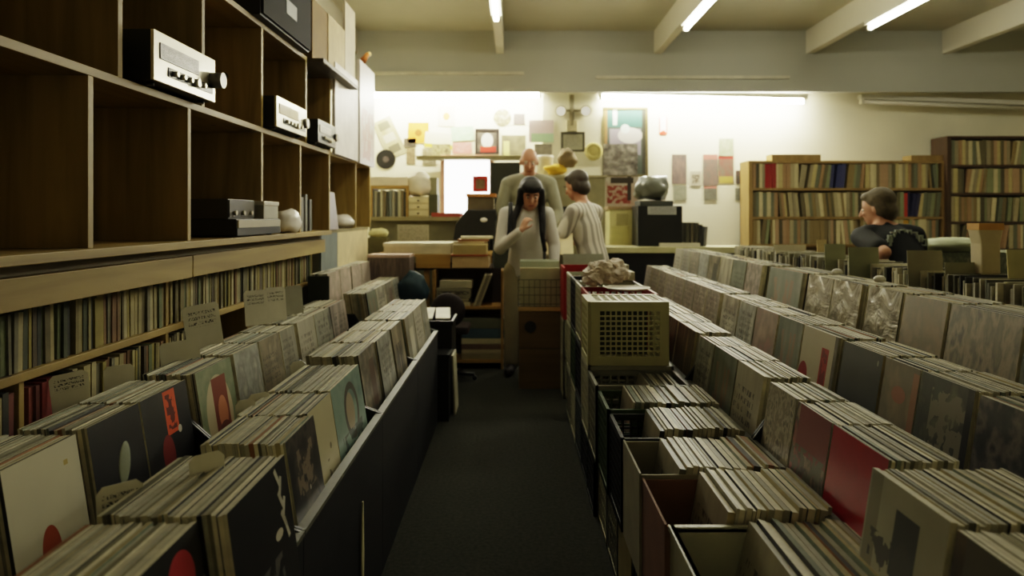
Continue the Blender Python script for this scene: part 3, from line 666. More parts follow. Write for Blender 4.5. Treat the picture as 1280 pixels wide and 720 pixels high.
# tall stacks farther along
lab={0:'bottom',1:'middle',2:'top'}
cols=[m_cblk,m_cw,m_cred],[mat('crate_slate',(70,76,74),.5),m_cblk,m_cw],[m_cw,m_cgrn,m_cblk],[m_cgry,m_cw,m_cw]
cn=(('black','white','red'),('slate','black','white'),('white','green','black'),('grey','dull white','off-white'))
st=('nearest tall stack behind the lattice crate','second tall crate stack','third tall crate stack','farthest tall crate stack')
for i,(y0,y1) in enumerate(((3.47,3.81),(3.82,4.16),(4.17,4.51),(4.52,4.86))):
    for k in range(3):
        z=k*.325
        crate('%s crate, %s of the %s'%(cn[i][k],lab[k],st[i]),XA-.005,.71,y0+.003,y1-.003,z,z+.315,cols[i][k],9,7,lining=None)
        q=MB(); xx=XA+.03
        while xx<.68:
            t_=R.uniform(.008,.02); q.box((xx,y0+.02,z+.02),(xx+t_,y1-.02,z+.25+R.uniform(0,.03)),R.randrange(len(PAL))); xx+=t_+.0015
        o=q.build('packed_records_in_crate',SM); tag(o,'records packed inside the %s crate, %s of the %s'%(cn[i][k],lab[k],st[i]),'records',kind='stuff')
single(MB().box((XA+.03,3.18,.035),(.66,3.44,.30),0).box((XA+.03,2.88,.035),(.66,3.13,.29)),'packed_records_low',SM[3],'sleeves packed in the low crates under the lattice crate','records')['kind']='stuff'
crate('white crate standing directly under the tipped lattice crate',XA-.035,.715,3.16,3.46,.335,.675,m_cw,9,7)
crate('black crate on the floor below the tipped lattice crate',XA-.01,.715,3.16,3.46,0,.325,m_cblk,9,7)
# heap of crumpled white paper and loose cards on the red crate
q=None
t=thing('paper_heap','heap of crumpled pale paper on top of the tall crate stacks','paper',(.54,4.02,.972))
for k in range(16):
    s=crumple(0,(.055,.05,.035),20+k,.5,3)
    o=s.build('crumpled_sheet',mat('paper_pinkish',(226,212,192),.6,var=.08),t,(R.uniform(-.12,.11),R.uniform(-.18,.16),R.uniform(0,.02)+(.04 if k>9 else 0)),(R.uniform(-.3,.3),R.uniform(-.3,.3),R.uniform(0,3)))
t=thing('paper_plate','flat white paper tray lying on the near edge of the red crate','tray',(.58,3.62,.970))
MB().lathe([(.06,0),(.10,.004),(.115,.014),(.118,.014),(.10,.008),(.0,.004)],seg=24).build('dish',mat('plate_white',(214,206,184),.5),t)
single(MB().box((-.07,-.08,0),(.07,.08,.05)),'carton',mat('carton_cream',(198,190,160),.7),'small cream carton beside the crumpled paper heap','box',(.635,4.2,.972),bev=.003)
single(MB().box((-.05,-.06,0),(.05,.06,.075)),'carton',mat('carton_cream2',(188,182,156),.7),'second small pale carton, behind the first one on the crates','box',(.66,4.42,.972),bev=.003)
# red tote with a black lining at the far end of the crates
t=thing('red_tote','bright red open crate at the far end of the crate row','crate',(.45,5.35,0))
for a,b in (((-.09,-.16,.60),(-.075,.16,.97)),((.14,-.16,.60),(.155,.16,.97)),((-.075,.145,.60),(.14,.16,.97)),((-.075,-.16,.60),(.14,-.145,.80))):
    MB().box(a,b).build('side_panel',m_cred,t)
MB().box((-.09,-.16,.585),(.155,.16,.6)).build('bottom',m_cred,t)
for zz in(.0,.292): crate('%s pale mesh crate under the bright red one'%('lower' if zz==0 else 'upper'),.36,.61,5.19,5.51,zz,zz+.287,m_cw,9,7)
# ---- wooden box stack with cream card crate at the end of the aisle
m_wb=wood('box_wood',(92,70,34),(112,88,46),'x',knots=False)
m_wt=wood('box_wood_top',(176,146,84),(196,164,100),'x',knots=False)
for k,lb in enumerate(('lower wooden box of the stack at the end of the aisle','upper wooden box with a round dark hole at the end of the aisle')):
    t=thing('wooden_box',lb,'box',(.20,5.66,k*.315))
    MB().box((-.165,-.16,0),(.165,.16,.31 if k==0 else .29)).build('box_body',m_wb,t,bev=.004)
    if k:
        MB().box((-.17,-.165,.29),(.17,.165,.325)).build('lid',m_wt,t,bev=.006)
        MB().cyl((-.075,-.155,.17),(-.075,-.1625,.17),.045,seg=24).build('round_hole',m_dark,t)
t=thing('wire_basket','white wire basket holding cream cards on the wooden boxes','basket',(.20,5.66,.64))
mb=MB()
for z in(.02,.09,.15,.21):
    mb.box((-.17,-.163,z),(.17,-.159,z+.005)); mb.box((-.17,.159,z),(.17,.163,z+.005)); mb.box((-.172,-.16,z),(-.168,.16,z+.005)); mb.box((.168,-.16,z),(.172,.16,z+.005))
for k in range(9):
    x=-.17+.34*k/8; mb.box((x-.002,-.163,0),(x+.002,-.160,.215)); mb.box((x-.002,.160,0),(x+.002,.163,.215))
mb.box((-.17,-.16,0),(.17,.16,.004))
mb.build('wire_frame',mat('wire_dark',(92,92,74),.4,.5),t)
for k in range(10):
    y=-.14+k*.03
    o=single(MB().box((-.155,-.011,0),(.155,.011,(.30 if k<3 else .345)+R.uniform(-.004,.004))),'card_sleeve',mat('card_cream',(180,174,138),.6) if k<3 else mat('card_paleblue',(164,170,146),.6),
      'cream sleeve at the front of the wire basket' if k<3 else 'pale green-grey sleeve behind the cream ones in the wire basket','record',(.20,5.66+y,.645),group='sleeves in the wire basket '+('front' if k<3 else 'back'))
single(MB().box((-.17,-.003,0),(.17,.003,.14)),'divider_card',mat('card_greygreen',(150,152,132),.6),'wide grey-green card standing in front of the man in the striped shirt','card',(X(729,5.95),5.95,Zv(338,5.95)),(-.1,0,0))
t=thing('card_stand','low black box carrying the wide grey-green card','box',(X(729,5.97),5.97,0))
MB().box((-.19,-.1,0),(.19,.16,Zv(338,5.95)-.002)).build('box_body',m_cblk,t)
# ================================================================ BACK OF THE SHOP
def fl(u0,v0,u1,v1,Y,d,label,cat,name,m,rz=0,group=None,bev=0):
    """box whose front face fills the given image area at depth Y"""
    x0,x1=X(u0,Y),X(u1,Y); z0,z1=Zv(v1,Y),Zv(v0,Y)
    w=(x1-x0)/2
    return single(MB().box((-w,0,0),(w,d,z1-z0)),name,m,label,cat,((x0+x1)/2,Y,z0),(0,0,0),bev,group)
PK=[0]
def pinned(u0,v0,u1,v1,label,m,cat='poster',name='poster',Y=9.0435,tilt=0,frame=None):
    x0,x1=X(u0,Y),X(u1,Y); z0,z1=Zv(v1,Y),Zv(v0,Y); w=(x1-x0)/2; h=(z1-z0)/2
    PK[0]+=1; Y-=.0006*(PK[0]%9 if Y>8.9 else 0); loc=((x0+x1)/2,Y,(z0+z1)/2)
    if frame:
        t=thing(name,label,cat,loc); t.rotation_euler=(0,tilt,0)
        f=MB(); e=.03
        f.box((-w,-.015,-h),(-w+e,.008,h)); f.box((w-e,-.015,-h),(w,.008,h)); f.box((-w+e,-.015,h-e),(w-e,.008,h)); f.box((-w+e,-.015,-h),(w-e,.008,-h+e))
        f.build('frame',frame,t); MB().box((-w+e,-.004,-h+e),(w-e,.008,h-e)).build('picture',m,t); return t
    return single(MB().box((-w,-.0004,-h),(w,.006,h)),name,m,label,cat,loc,(0,tilt,0))
def pic(n,cols,scale=4,shapes=(),**k):
    dk=lambda c: tuple(int(q*.84) for q in c)
    cols=[dk(c) for c in cols]; shapes=[tuple(q[:5])+(dk(q[5]),) for q in shapes]
    return cover(n,cols,scale,shapes,.55,plane='xz',coat=0,**k)
# pinned record sleeves and pictures, left part of the wall
pinned(475,147,499,197,'long tilted board with three pale pictures on the left of the back wall',pic('tilt_board',[(176,166,120),(196,188,150)],3,[('r',.5,.82,.3,.1,(120,116,90)),('r',.5,.5,.3,.1,(214,206,180)),('r',.5,.2,.3,.1,(110,104,80))]),tilt=-.45)
t=thing('vinyl_record','black vinyl record pinned to the left of the back wall','record',(X(482,9.03),9.042,Zv(199,9.03)))
MB().cyl((0,.008,0),(0,0,0),.125,seg=32).build('disc',mat('vinyl',(20,18,18),.3),t); MB().cyl((0,.001,0),(0,-.003,0),.04,seg=20).build('centre_label',mat('vinyl_label',(70,60,54),.6),t)
pinned(510,153,536,179,'orange seven-inch sleeve with a dark centre on the back wall',pic('orange_45',[(236,158,52),(240,170,66)],2,[('e',.5,.5,.17,.17,(150,90,20))]),'record','record_sleeve')
pinned(547,133,569,158,'cream seven-inch sleeve with an orange label, high on the back wall',pic('cream_45',[(244,228,190),(248,236,204)],2,[('e',.5,.5,.2,.2,(226,150,70))]),'record','record_sleeve')
t=thing('picture_disc','round picture disc beside a grey square on the back wall','record',(X(628,9.03),9.042,Zv(147,9.03)))
MB().cyl((0,.008,0),(0,0,0),.115,seg=32).build('disc',pic('picture_disc_art',[(170,160,110),(120,110,80),(206,198,160)],3),t)
pinned(642,142,656,156,'small dark grey square beside the round picture disc',pic('grey_sq',[(104,94,88),(120,108,100)]))
pinned(531,166,566,186,'yellow and white strip pinned over the bright window',pic('yellow_strip',[(250,244,210),(246,240,196)],2,[('r',.5,.15,.5,.12,(232,206,80))]),tilt=.1)
pinned(564,158,592,176,'pale green card pinned over the bright window',pic('green_card',[(178,220,168),(206,236,196)]),tilt=-.06)
pinned(566,178,590,192,'pink card above the top edge of the bright window',pic('pink_card',[(210,130,124),(226,170,160)]))
pinned(540,180,563,196,'dark olive picture left of the pink card',pic('olive_pic',[(120,110,70),(170,160,116),(90,80,54)]))
pinned(508,185,519,205,'small brown picture left of the bright window',pic('brown_pic',[(110,92,62),(150,132,96)]))
pinned(528,186,545,206,'small grey-brown picture nearest the bright window',pic('greybrown_pic',[(130,118,86),(170,160,130)]))
pinned(505,173,520,184,'small dark picture under the orange sleeve',pic('dark_pic',[(100,86,64),(70,60,46)]))
pinned(594,161,624,193,'black-framed picture with white figure and red base',pic('redwhite_pic',[(70,60,50),(120,110,96)],3,[('e',.5,.55,.3,.35,(232,228,216)),('r',.55,.12,.4,.14,(196,52,34))]),frame=mat('frame_black',(40,32,26),.5))
pinned(627,169,657,194,'grey picture with a tall yellow bottle',pic('bottle_pic',[(150,142,110),(120,112,86)],3,[('r',.2,.35,.12,.35,(228,222,140))]))
pinned(661,150,692,178,'pale pink and green poster on the pillar side of the wall',pic('pinkgreen_pic',[(228,206,196),(222,196,190)],2,[('r',.6,.15,.5,.25,(176,206,160))]),Y=8.85)
pinned(668,180,690,196,'small dark poster under the pink and green one',pic('darkgreen_pic',[(120,112,92),(150,140,116)]),Y=8.85)
# shelf over the window with a dark recess right of it
single(MB().box((0,0,0),(X(682,8.8)-X(520,8.8),.2,.045)),'wall_shelf',mat('shelf_olive',(120,112,78),.6),'long shelf running over the bright window','shelf',(X(520,8.8),8.8,Zv(199,8.8)))
fl(613,203,650,403,8.75,.2,'tall dark cabinet standing right of the bright window','cabinet','dark_cabinet',mat('cab_dark',(34,36,26),.6))
# emergency lamp on the pillar
t=thing('emergency_light','twin-headed emergency lamp on the pale pillar','lamp',(X(716,8.82),8.82,Zv(160,8.82)))
MB().box((-.08,0,-.04),(.06,.04,.10)).build('battery_box',mat('em_box',(184,176,140),.5),t,bev=.01)
MB().cyl((-.01,.02,.03),(-.01,.02,.42),.03,seg=10).build('conduit',mat('conduit',(130,122,96),.5),t)
for s in(-1,1):
    h=MB().cyl((s*.155,.03,.22),(s*.155,-.08,.20),.055,.07,seg=18).build('lamp_head',mat('em_head',(170,162,130),.45),t)
    MB().cyl((s*.155,-.08,.20),(s*.155,-.085,.199),.058,seg=18).build('lens',emis('em_lens',(255,246,220),.5),h)
    MB().cyl((0,.02,.22),(s*.155,.02,.22),.014,seg=8).build('bracket',mat('conduit',(130,122,96)),t)
pinned(701,165,731,190,'dark-framed grey notice hanging on the pale pillar',pic('notice_grey',[(176,172,144),(190,186,160)],3,[('s',.5,.5,.4,.38,(120,116,96))]),name='framed_notice',cat='picture',frame=mat('frame_dark',(62,58,40),.5),Y=8.845)
t=thing('wall_ornament','round yellowish wreath on the right side of the pale pillar','ornament',(X(742,8.8),8.8,Zv(189,8.8)))
q=MB(); 
for k in range(18):
    a=2*math.pi*k/18; q.ell((.085*math.cos(a),0,.085*math.sin(a)),(.03,.02,.03),u=8,v=6)
q.ell((0,.0,0),(.07,.015,.07)); q.build('wreath',mat('wreath',(176,164,104),.8),t)
pinned(719,190,750,208,'pale paper sheet under the round wreath',pic('pale_sheet',[(226,218,184),(216,208,170)]),Y=8.83,name='paper_sheet',cat='paper')
# clutter between: yellow thing, drum-like tub, sacks
t=thing('white_tub','white tub with a lid on the shelf behind the bald man','tub',(X(681,8.5),8.5,Zv(222,8.5)))
MB().lathe([(.0,0),(.085,0),(.10,.22),(.10,.225)]).build('tub_body',mat('tub_body',(200,190,160),.5),t); MB().lathe([(.0,.225),(.108,.225),(.108,.265),(.0,.27)]).build('lid',mat('tub_lid',(236,230,210),.4),t)
single(crumple(0,(.13,.1,.07),31,.3,3),'yellow_cloth',mat('yellow_cloth',(186,148,40),.8),'bundle of yellow cloth below the dark-framed notice','cloth',(X(695,8.3),8.3,Zv(219,8.3)),smooth=True)
single(crumple(0,(.12,.1,.12),37,.3,3),'brown_cap',mat('brown_cap',(108,92,60),.8),'brown cap hanging between the pillar notice and the striped shirt','hat',(X(709,8.3),8.3,Zv(210,8.3)),smooth=True)
t=thing('shelf_unit','grey-olive shelf unit behind the two people at the counter','shelf',(X(712,8.2),8.2,0))
w=(X(757,8.2)-X(668,8.2))/2
MB().box((-w,0,0),(w,.3,Zv(222,8.2))).build('carcass',mat('unit_olive',(124,118,88),.7),t); MB().box((-w-.02,-.02,Zv(222,8.2)),(w+.02,.3,Zv(219,8.2))).build('top',mat('unit_top',(150,142,108),.6),t)
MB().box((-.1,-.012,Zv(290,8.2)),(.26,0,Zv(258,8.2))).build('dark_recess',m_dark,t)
# tall dark poster and pictures under it
pinned(753,134,810,221,'tall dark poster with teal top and a white star burst',pic('teal_poster',[(66,76,62),(90,96,84)],3,[('r',.5,.86,.45,.13,(64,108,98)),('r',.5,.5,.38,.2,(150,142,150)),('e',.62,.60,.3,.12,(214,206,196)),('e',.5,.7,.11,.07,(226,238,226)),('r',.25,.88,.05,.12,(232,234,222)),('r',.96,.5,.05,.5,(54,52,36)),('r',.03,.5,.03,.5,(150,112,66))]),frame=mat('frame_brown',(92,82,50),.5),Y=8.93)
pinned(754,180,797,219,'black and white picture propped over the lower part of the tall poster',pic('bw_pic',[(60,52,42),(120,112,98),(180,172,156)],4),Y=8.86)
pinned(757,221,798,258,'white picture with red patches and a black cross',pic('cross_pic',[(206,196,176),(190,150,130)],3,[('n',.4,.4,.35,.3,(150,60,44)),('r',.72,.6,.06,.4,(52,44,34)),('r',.5,.88,.35,.1,(60,50,36))]),Y=8.6)
t=thing('cream_cabinet','cream cupboard with a dark wooden post, under the crossed picture','cabinet',(X(776,7.4),7.4,0))
w=X(790,7.4)-X(776,7.4)
MB().box((-w,0,0),(w,.3,Zv(262,7.4))).build('carcass',mat('cream_cab',(188,180,124),.6),t)
MB().box((-w*.8,-.01,Zv(306,7.4)),(w*.75,0,Zv(283,7.4))).build('door',mat('cream_cab_door',(176,168,104),.6),t)
MB().box((-w*.4,-.012,Zv(281,7.4)),(w*.6,0,Zv(267,7.4))).build('drawer',mat('cream_cab_drawer',(150,142,92),.6),t)
MB().box((w,-.01,0),(w+.05,.3,Zv(260,7.4))).build('post',mat('post_brown',(92,74,46),.6),t)
MB().box((-w-.02,-.01,Zv(262,7.4)),(w+.05,.3,Zv(258,7.4))).build('top',mat('cream_cab_top',(140,118,84),.6),t)
# notices on the right part of the wall
t=thing('exit_tag','small white tag edged in red, high on the bright part of the wall','sign',(X(829,9.04),9.04,Zv(157,9.03)))
MB().box((-.045,0,-.11),(.045,.01,.11)).build('plate',mat('tag_white',(240,236,226),.5),t)
MB().prism([(-.045,-.11),(.045,-.11),(.02,-.06),(-.02,-.06)],-.004,0).build('red_base',mat('tag_red',(220,70,50),.5),t)
for s in(-1,1): MB().box((s*.045-.006,-.004,-.11),(s*.045+.006,0,.11)).build('red_edge',mat('tag_red',(220,70,50)),t)
P=[(840,193,858,230,'grey and pink leaflet, first of the right-hand wall cluster',[(110,98,92),(150,124,112)]),(842,232,858,250,'small green-grey leaflet low under the first one',[(150,150,124),(176,172,148)]),
 (863,214,876,232,'small leaflet with a dark bird shape on white',[(206,196,172),(216,206,182)]),(879,193,897,232,'pink-topped leaflet in the middle of the wall cluster',[(150,120,108),(120,112,100)]),
 (880,233,896,250,'small grey leaflet under the pink-topped one',[(140,138,118),(110,108,90)]),(899,173,917,195,'pale green leaflet at the top of the wall cluster',[(170,182,140),(200,200,168)]),
 (898,194,917,229,'red-edged leaflet with yellow base in the wall cluster',[(150,96,84),(130,118,100)]),(920,213,934,230,'dark photo leaflet at the right of the cluster',[(110,80,66),(90,88,74)]),(919,235,934,250,'faint grey leaflet at the lower right of the cluster',[(160,156,132),(130,128,106)])]
for i,(a,b,c,d,l,cs) in enumerate(P):
    sh=[]
    if 'bird' in l: sh=[('n',.5,.45,.35,.3,(110,96,70))]
    if 'yellow' in l: sh=[('r',.5,.12,.45,.12,(196,176,90)),('r',.5,.93,.5,.07,(190,70,60))]
    if 'pink-topped' in l: sh=[('r',.5,.92,.5,.08,(206,130,116))]
    pinned(a,b,c,d,l,pic('leaflet_%d'%i,cs,4,sh),name='leaflet')
# ---- right counter with the black cabinet, dome and sleeves
Yc=6.95
t=thing('sales_counter','counter with pale top and black front at the back of the shop','counter',(X(835,Yc),Yc,0))
x0,x1=X(752,Yc)-X(835,Yc),X(935,Yc)-X(835,Yc)
MB().box((x0,0,0),(x1,.42,.985)).build('front',m_black,t)
MB().box((x0-.02,-.03,.985),(x1+.02,.44,1.045)).build('worktop',mat('worktop_pale',(178,172,128),.5),t,bev=.005)
Yb=7.02
t=thing('black_cabinet','black boxy machine with a white label strip on the back counter','machine',(X(823,Yb),Yb,1.045))
w=X(853,Yb)-X(823,Yb); hh=Zv(257,Yb)-1.045
MB().box((-w*.85,0,0),(w,.36,hh)).build('body',m_dark,t,bev=.006)
MB().box((-w*.75,.02,hh),(w*.65,.34,hh+.05)).build('top_slab',mat('slab_grey',(60,62,56),.5),t,bev=.006)
MB().box((-w*.45,-.004,hh*.78),(w*.75,0,hh*.98)).build('label_strip',pic('label_strip_art',[(186,184,172),(176,174,164)],2,[('s',.5,.5,.42,.4,(110,106,100))]),t)
single(crumple(0,(.17,.15,.14),45,.42,3),'plastic_dome',mat('dome_grey',(104,106,94),.35,coat=.3),'rumpled grey plastic-wrapped bundle on top of the black machine','bundle',(X(816,7.15),7.15,1.045+hh+.05),smooth=True)
for k,(u,w,h,c) in enumerate(((858,.03,.24,(70,68,52)),(863,.03,.235,(84,78,60)),(868,.035,.24,(58,56,44)),(873,.03,.22,(44,44,40)),(879,.03,.20,(96,96,90)))):
    single(MB().box((0,0,0),(w,.31,h)),'upright_sleeve',mat('upr_%d'%k,c,.5),'dark sleeve in the short row right of the black machine, %s from it'%ordn[k].replace('nearest','first'),'record',(X(u,7.05),7.05,1.046),(0,.02*k,0))
single(MB().box((-.2,0,0),(.2,.18,.035)),'flat_box',mat('flatbox',(188,182,160),.6),'flat pale box at the front edge of the back counter','box',(X(850,6.98),6.98,1.046))
# ---- bookshelves of LPs against the back wall
def lp_shelf(label,x0,x1,yf,zs,ztop,m,grp,lab,side=.05,wmin=.024,wmax=.05,seed=1,special=None):
    q=random.Random(seed); t=thing('record_shelf',label,'shelf',((x0+x1)/2,yf,0))
    cx=(x0+x1)/2
    for xx in (x0,x1-side): MB().box((xx-cx,0,0),(xx-cx+side,.34,ztop)).build('side_panel',m,t)
    mid=(x0+x1)/2
    MB().box((x0-cx,.325,0),(x1-cx,.34,ztop)).build('back_panel',m,t)
    for z in zs+[ztop]: MB().box((x0-cx+side,.0,z-.03),(x1-cx-side,.325,z)).build('shelf_board',m,t)
    for r,z in enumerate(zs):
        x=x0+side+.01; lean=0
        while x<x1-side-.06:
            w=q.uniform(wmin,wmax); 
            if q.random()<.12: lean=q.choice((0,0,.10,-.10,.16))
            h=q.uniform(.295,.312)
            ex=abs(math.sin(lean))*h
            c=q.choice(BKP)
            if special and (r,int((x-x0)/(x1-x0)*40)) in special: c=special[(r,int((x-x0)/(x1-x0)*40))]
            px=x+(0 if lean>=0 else ex) 
            if lean!=0 and q.random()<.25: pass
            o=MB().box((0,0,0),(w,.30,h*math.cos(lean)-.004-w*abs(math.sin(lean)))).build('shelved_record',mat('lpspine_%d_%d_%d'%c,c,.6,var=.1,scale=20),None,(px,yf+q.uniform(.004,.02),z+.001+w*max(0,math.sin(lean))),(0,lean,0))
            tag(o,lab%['top','second','third','fourth'][r],'record',grp+', %s row'%['top','second','third','fourth'][r])
            x+=w/math.cos(lean)+.003
            if q.random()<.05: x+=ex*.6+.01
            if lean!=0 and q.random()<.12: lean=0; x+=ex
BKP=[tuple(int(min(235,q*1.22)) for q in c) for c in [(120,112,88),(140,130,100),(160,150,116),(96,86,62),(112,98,66),(84,78,58),(150,138,96),(108,112,84),(70,66,50),(128,104,76),(172,160,124),(90,92,76),(140,116,90)]]
m_bs=wood('shelf_oak',(128,104,60),(150,124,76),'z',knots=False); m_bd=wood('shelf_dark',(58,42,26),(74,54,34),'z',knots=False)
Y1=8.66
rows=[Zv(235,Y1),Zv(271,Y1),Zv(305,Y1)]
sp={(0,3):(150,44,40),(0,4):(140,50,44),(1,31):(170,60,46),(1,32):(44,46,72),(1,33):(50,50,76),(1,28):(190,170,96),(1,25):(186,170,80),(0,16):(60,64,96),(0,17):(58,64,100),(0,18):(64,68,104),(2,31):(180,140,54)}
lp_shelf('long oak shelf of LPs against the back wall on the right',X(936,Y1),X(1183,Y1),Y1,rows,Zv(201,Y1),m_bs,'LPs on the long oak shelf','LP spine in the %s row of the long oak shelf',seed=3,special=sp)
Y2=8.6
rows2=[Zv(206,Y2),Zv(241,Y2),Zv(277,Y2),Zv(311,Y2)]
lp_shelf('taller dark brown LP shelf at the right edge of the view',X(1184,Y2),X(1330,Y2),Y2,rows2,Zv(170,Y2),m_bd,'LPs on the dark brown shelf','LP spine in the %s row of the dark brown shelf',seed=5)
fl(965,193,1026,201,Y1+.02,.2,'flat wooden tray on the left top of the oak shelf','box','wooden_tray',m_bs)
fl(1139,194,1183,201,Y1+.02,.2,'flat wooden tray on the right top of the oak shelf','box','wooden_tray',m_bs)
# ---- left counter cluster
Yl=6.3
t=thing('work_table','wooden work table with drawers at the back left, under white boxes','table',(X(550,Yl),Yl,0))
x0=X(466,Yl)-X(550,Yl); x1=X(613,Yl)-X(550,Yl); zt=Zv(335,Yl); z1=Zv(318,Yl)
m_tb=wood('table_wood',(150,118,60),(176,142,78),'x',knots=False)
MB().box((x0,0,z1-.02),(x1,.7,z1)).build('tabletop',m_tb,t)
MB().box((X(520,Yl)-X(550,Yl),-.01,zt),(X(563,Yl)-X(550,Yl),.01,z1-.02)).build('drawer',wood('drawer_wood',(150,116,50),(168,134,66),'x',knots=False),t)
MB().box((x0,.02,zt-.02),(x1,.68,zt)).build('lower_board',mat('tbl_dark',(50,36,24),.6),t)
for xx in(x0+.02,X(533,Yl)-X(550,Yl),x1-.03): 
    for yy in ((.64,) if xx>.3 else (.02,.64)): MB().box((xx-.025,yy,0),(xx+.025,yy+.05,z1-.02)).build('leg',m_tb if yy<.1 else m_tb,t)
t=thing('white_carton','long white flat carton lying on the work table','box',(X(520,Yl),Yl+.02,z1))
w=X(563,Yl)-X(520,Yl)
MB().box((-w*.95,0,0),(w,.5,Zv(306,Yl)-z1)).build('carton_body',mat('carton_white',(208,196,160),.6),t,bev=.004)
MB().box((-w*.97,-.004,Zv(308,Yl)-z1),(w*1.01,.504,Zv(304,Yl)-z1)).build('lid',mat('carton_lid',(214,204,170),.6),t)
t=thing('record_box','row of sleeves with pinkish top edges under the left end of the work table','record box',(X(492,6.2),6.0,.80))
MB().box((-.19,0,0),(.17,.28,Zv(322,6.0)-.80)).build('box_body',pic('rb_front',[(90,78,70),(130,112,102)],6,stretch=(6,1,.3)),t)
MB().box((-.19,0,Zv(322,6.0)-.80),(.17,.28,Zv(320,6.0)-.79)).build('top_edges',mat('rb_top',(188,160,142),.7),t)
MB().box((-.19,.0,-.80),(.17,.28,0)).build('support',m_black,t)
for k,(u0,u1,v0,v1,c,l) in enumerate(((500,531,338,380,(38,58,66),'dark blue bag hanging below the work table'),)):
    single(crumple(0,(.13,.09,.16),52,.25,3),'blue_bag',mat('blue_bag',c,.6),l,'bag',(X(517,5.95),5.95,Zv(382,5.95)),smooth=True)
# boxes right of it
a=[(565,611,320,335,(194,166,120),'cream long box lowest in the pile right of the white carton'),(566,608,306,319,(168,150,98),'tan long box in the middle of the pile right of the white carton')]
for (u0,u1,v0,v1,c,l) in a: fl(u0,v0,u1,v1,6.25,.4,l,'box','long_box',mat('lb_%d'%u0,c,.6),bev=.004)
fl(564,318.5,609,320,6.24,.4,'orange strip between the two long boxes','strip','orange_strip',mat('orange_strip',(170,74,30),.6))
for k in range(3):
    o=MB().box((-.14,-.09,0),(.14,.09,.022)).build('paper_stack',mat('ps_%d'%k,((200,184,140),(150,110,76),(206,196,160))[k],.6),None,(X(588+4*k,6.4),6.42,Zv(306,6.25)+.002+.024*k),(0,0,.12*(k-1)))
    tag(o,'%s paper pad in the small stack on the long boxes'%('bottom pale','brown middle','top cream')[k],'paper')
# desk behind
Yd=7.3
t=thing('desk_hutch','grey-olive hutch with a shelf behind the white carton','cabinet',(X(522,Yd),Yd,0))
x0=X(462,Yd)-X(522,Yd); x1=X(576,Yd)-X(522,Yd)
MB().box((x0,.0,0),(x1,.4,Zv(276,Yd))).build('carcass',mat('hutch_grey',(112,108,82),.6),t)
MB().box((x0,-.05,Zv(276,Yd)),(x1,.42,Zv(271,Yd))).build('shelf_top',mat('hutch_top',(140,130,94),.6),t)
MB().box((X(540,Yd)-X(522,Yd),-.05,Zv(271,Yd)),(x1,.3,Zv(266,Yd))).build('red_edge',mat('hutch_red',(160,72,54),.6),t)
pinned(497,281,536,305,'white sheet with grey print behind the white carton',pic('printed_sheet',[(196,188,156),(186,178,146)],3,[('s',.5,.5,.45,.45,(130,122,96))]),name='printed_sheet',cat='sign',Y=6.95)
single(crumple(0,(.09,.08,.05),61,.3,3),'green_paper',mat('green_paper',(196,190,140),.6),'crumpled pale paper left of the printed sheet','paper',(X(473,6.9),6.9,Zv(297,6.9)),smooth=True)
t=thing('paper_pedestal','narrow olive pedestal under the crumpled paper','box',(X(473,6.9),6.9,0)); MB().box((-.09,-.08,0),(.09,.1,Zv(297,6.9))).build('box_body',mat('ped_olive',(96,90,56),.7),t)
# shelf of sleeves above the hutch
Ys=7.4
t=thing('wall_rack','small tan shelf holding sleeves above the hutch','shelf',(X(490,Ys),Ys,Zv(271,Ys)))
x0=X(462,Ys)-X(490,Ys); x1=X(511,Ys)-X(490,Ys); h=Zv(232,Ys)-Zv(271,Ys)
MB().box((x0,0,h-.03),(x1,.32,h)).build('top_board',m_tb,t)
for xx in(x0,x1-.03): MB().box((xx,0,.0),(xx+.03,.32,h-.03)).build('side_panel',m_tb,t)
for k in range(12):
    c=((110,116,110),(150,146,124),(84,84,72),(176,170,140),(120,108,80),(70,72,64))[k%6]; u=464+k*3.7
    single(MB().box((0,0,0),(.026,.30,h-.045-.01*(k%3))),'shelved_record',mat('rk_%d'%(k%6),c,.6),'sleeve on the small tan shelf above the hutch','record',(X(u,Ys),Ys+.012,Zv(271,Ys)+.001),group='sleeves on the small tan shelf')
single(MB().box((-.2,0,0),(.2,.3,.09)),'flat_carton',mat('carton_cream3',(220,206,178),.6),'flat cream carton on top of the small tan shelf','box',(X(486,Ys),Ys,Zv(271,Ys)+h+.001),bev=.004)
single(crumple(0,(.16,.12,.14),71,.28,3),'white_sack',mat('white_sack',(214,204,176),.6,bump=.2),'rumpled white sack beside the vinyl record','bag',(X(523,7.5),7.5,Zv(246,7.5)),smooth=True)
t=thing('small_drawers','small cream drawer unit under the white sack','drawers',(X(523,7.4),7.4,Zv(271,7.4)))
h=Zv(246,7.4)-Zv(271,7.4)
MB().box((-.11,0,0),(.11,.25,h)).build('carcass',mat('sd_cream',(190,178,136),.6),t)
for k in range(3): 
    d=MB().box((-.1,-.008,.015+k*h/3.1),(.1,0,h/3.4+k*h/3.1)).build('drawer',mat('sd_drawer',(206,194,150),.6),t); MB().ell((0,-.014,h/6+k*h/3.1),(.012,.008,.008)).build('knob',m_dark,d)
fl(536,243,547,270,7.4,.2,'dark green binder standing left of the bright window','binder','binder',mat('binder_green',(70,74,50),.6))
fl(537,222,546,243,7.45,.2,'grey-green can on the dark green binder','can','storage_can',mat('can_green',(130,128,96),.6))
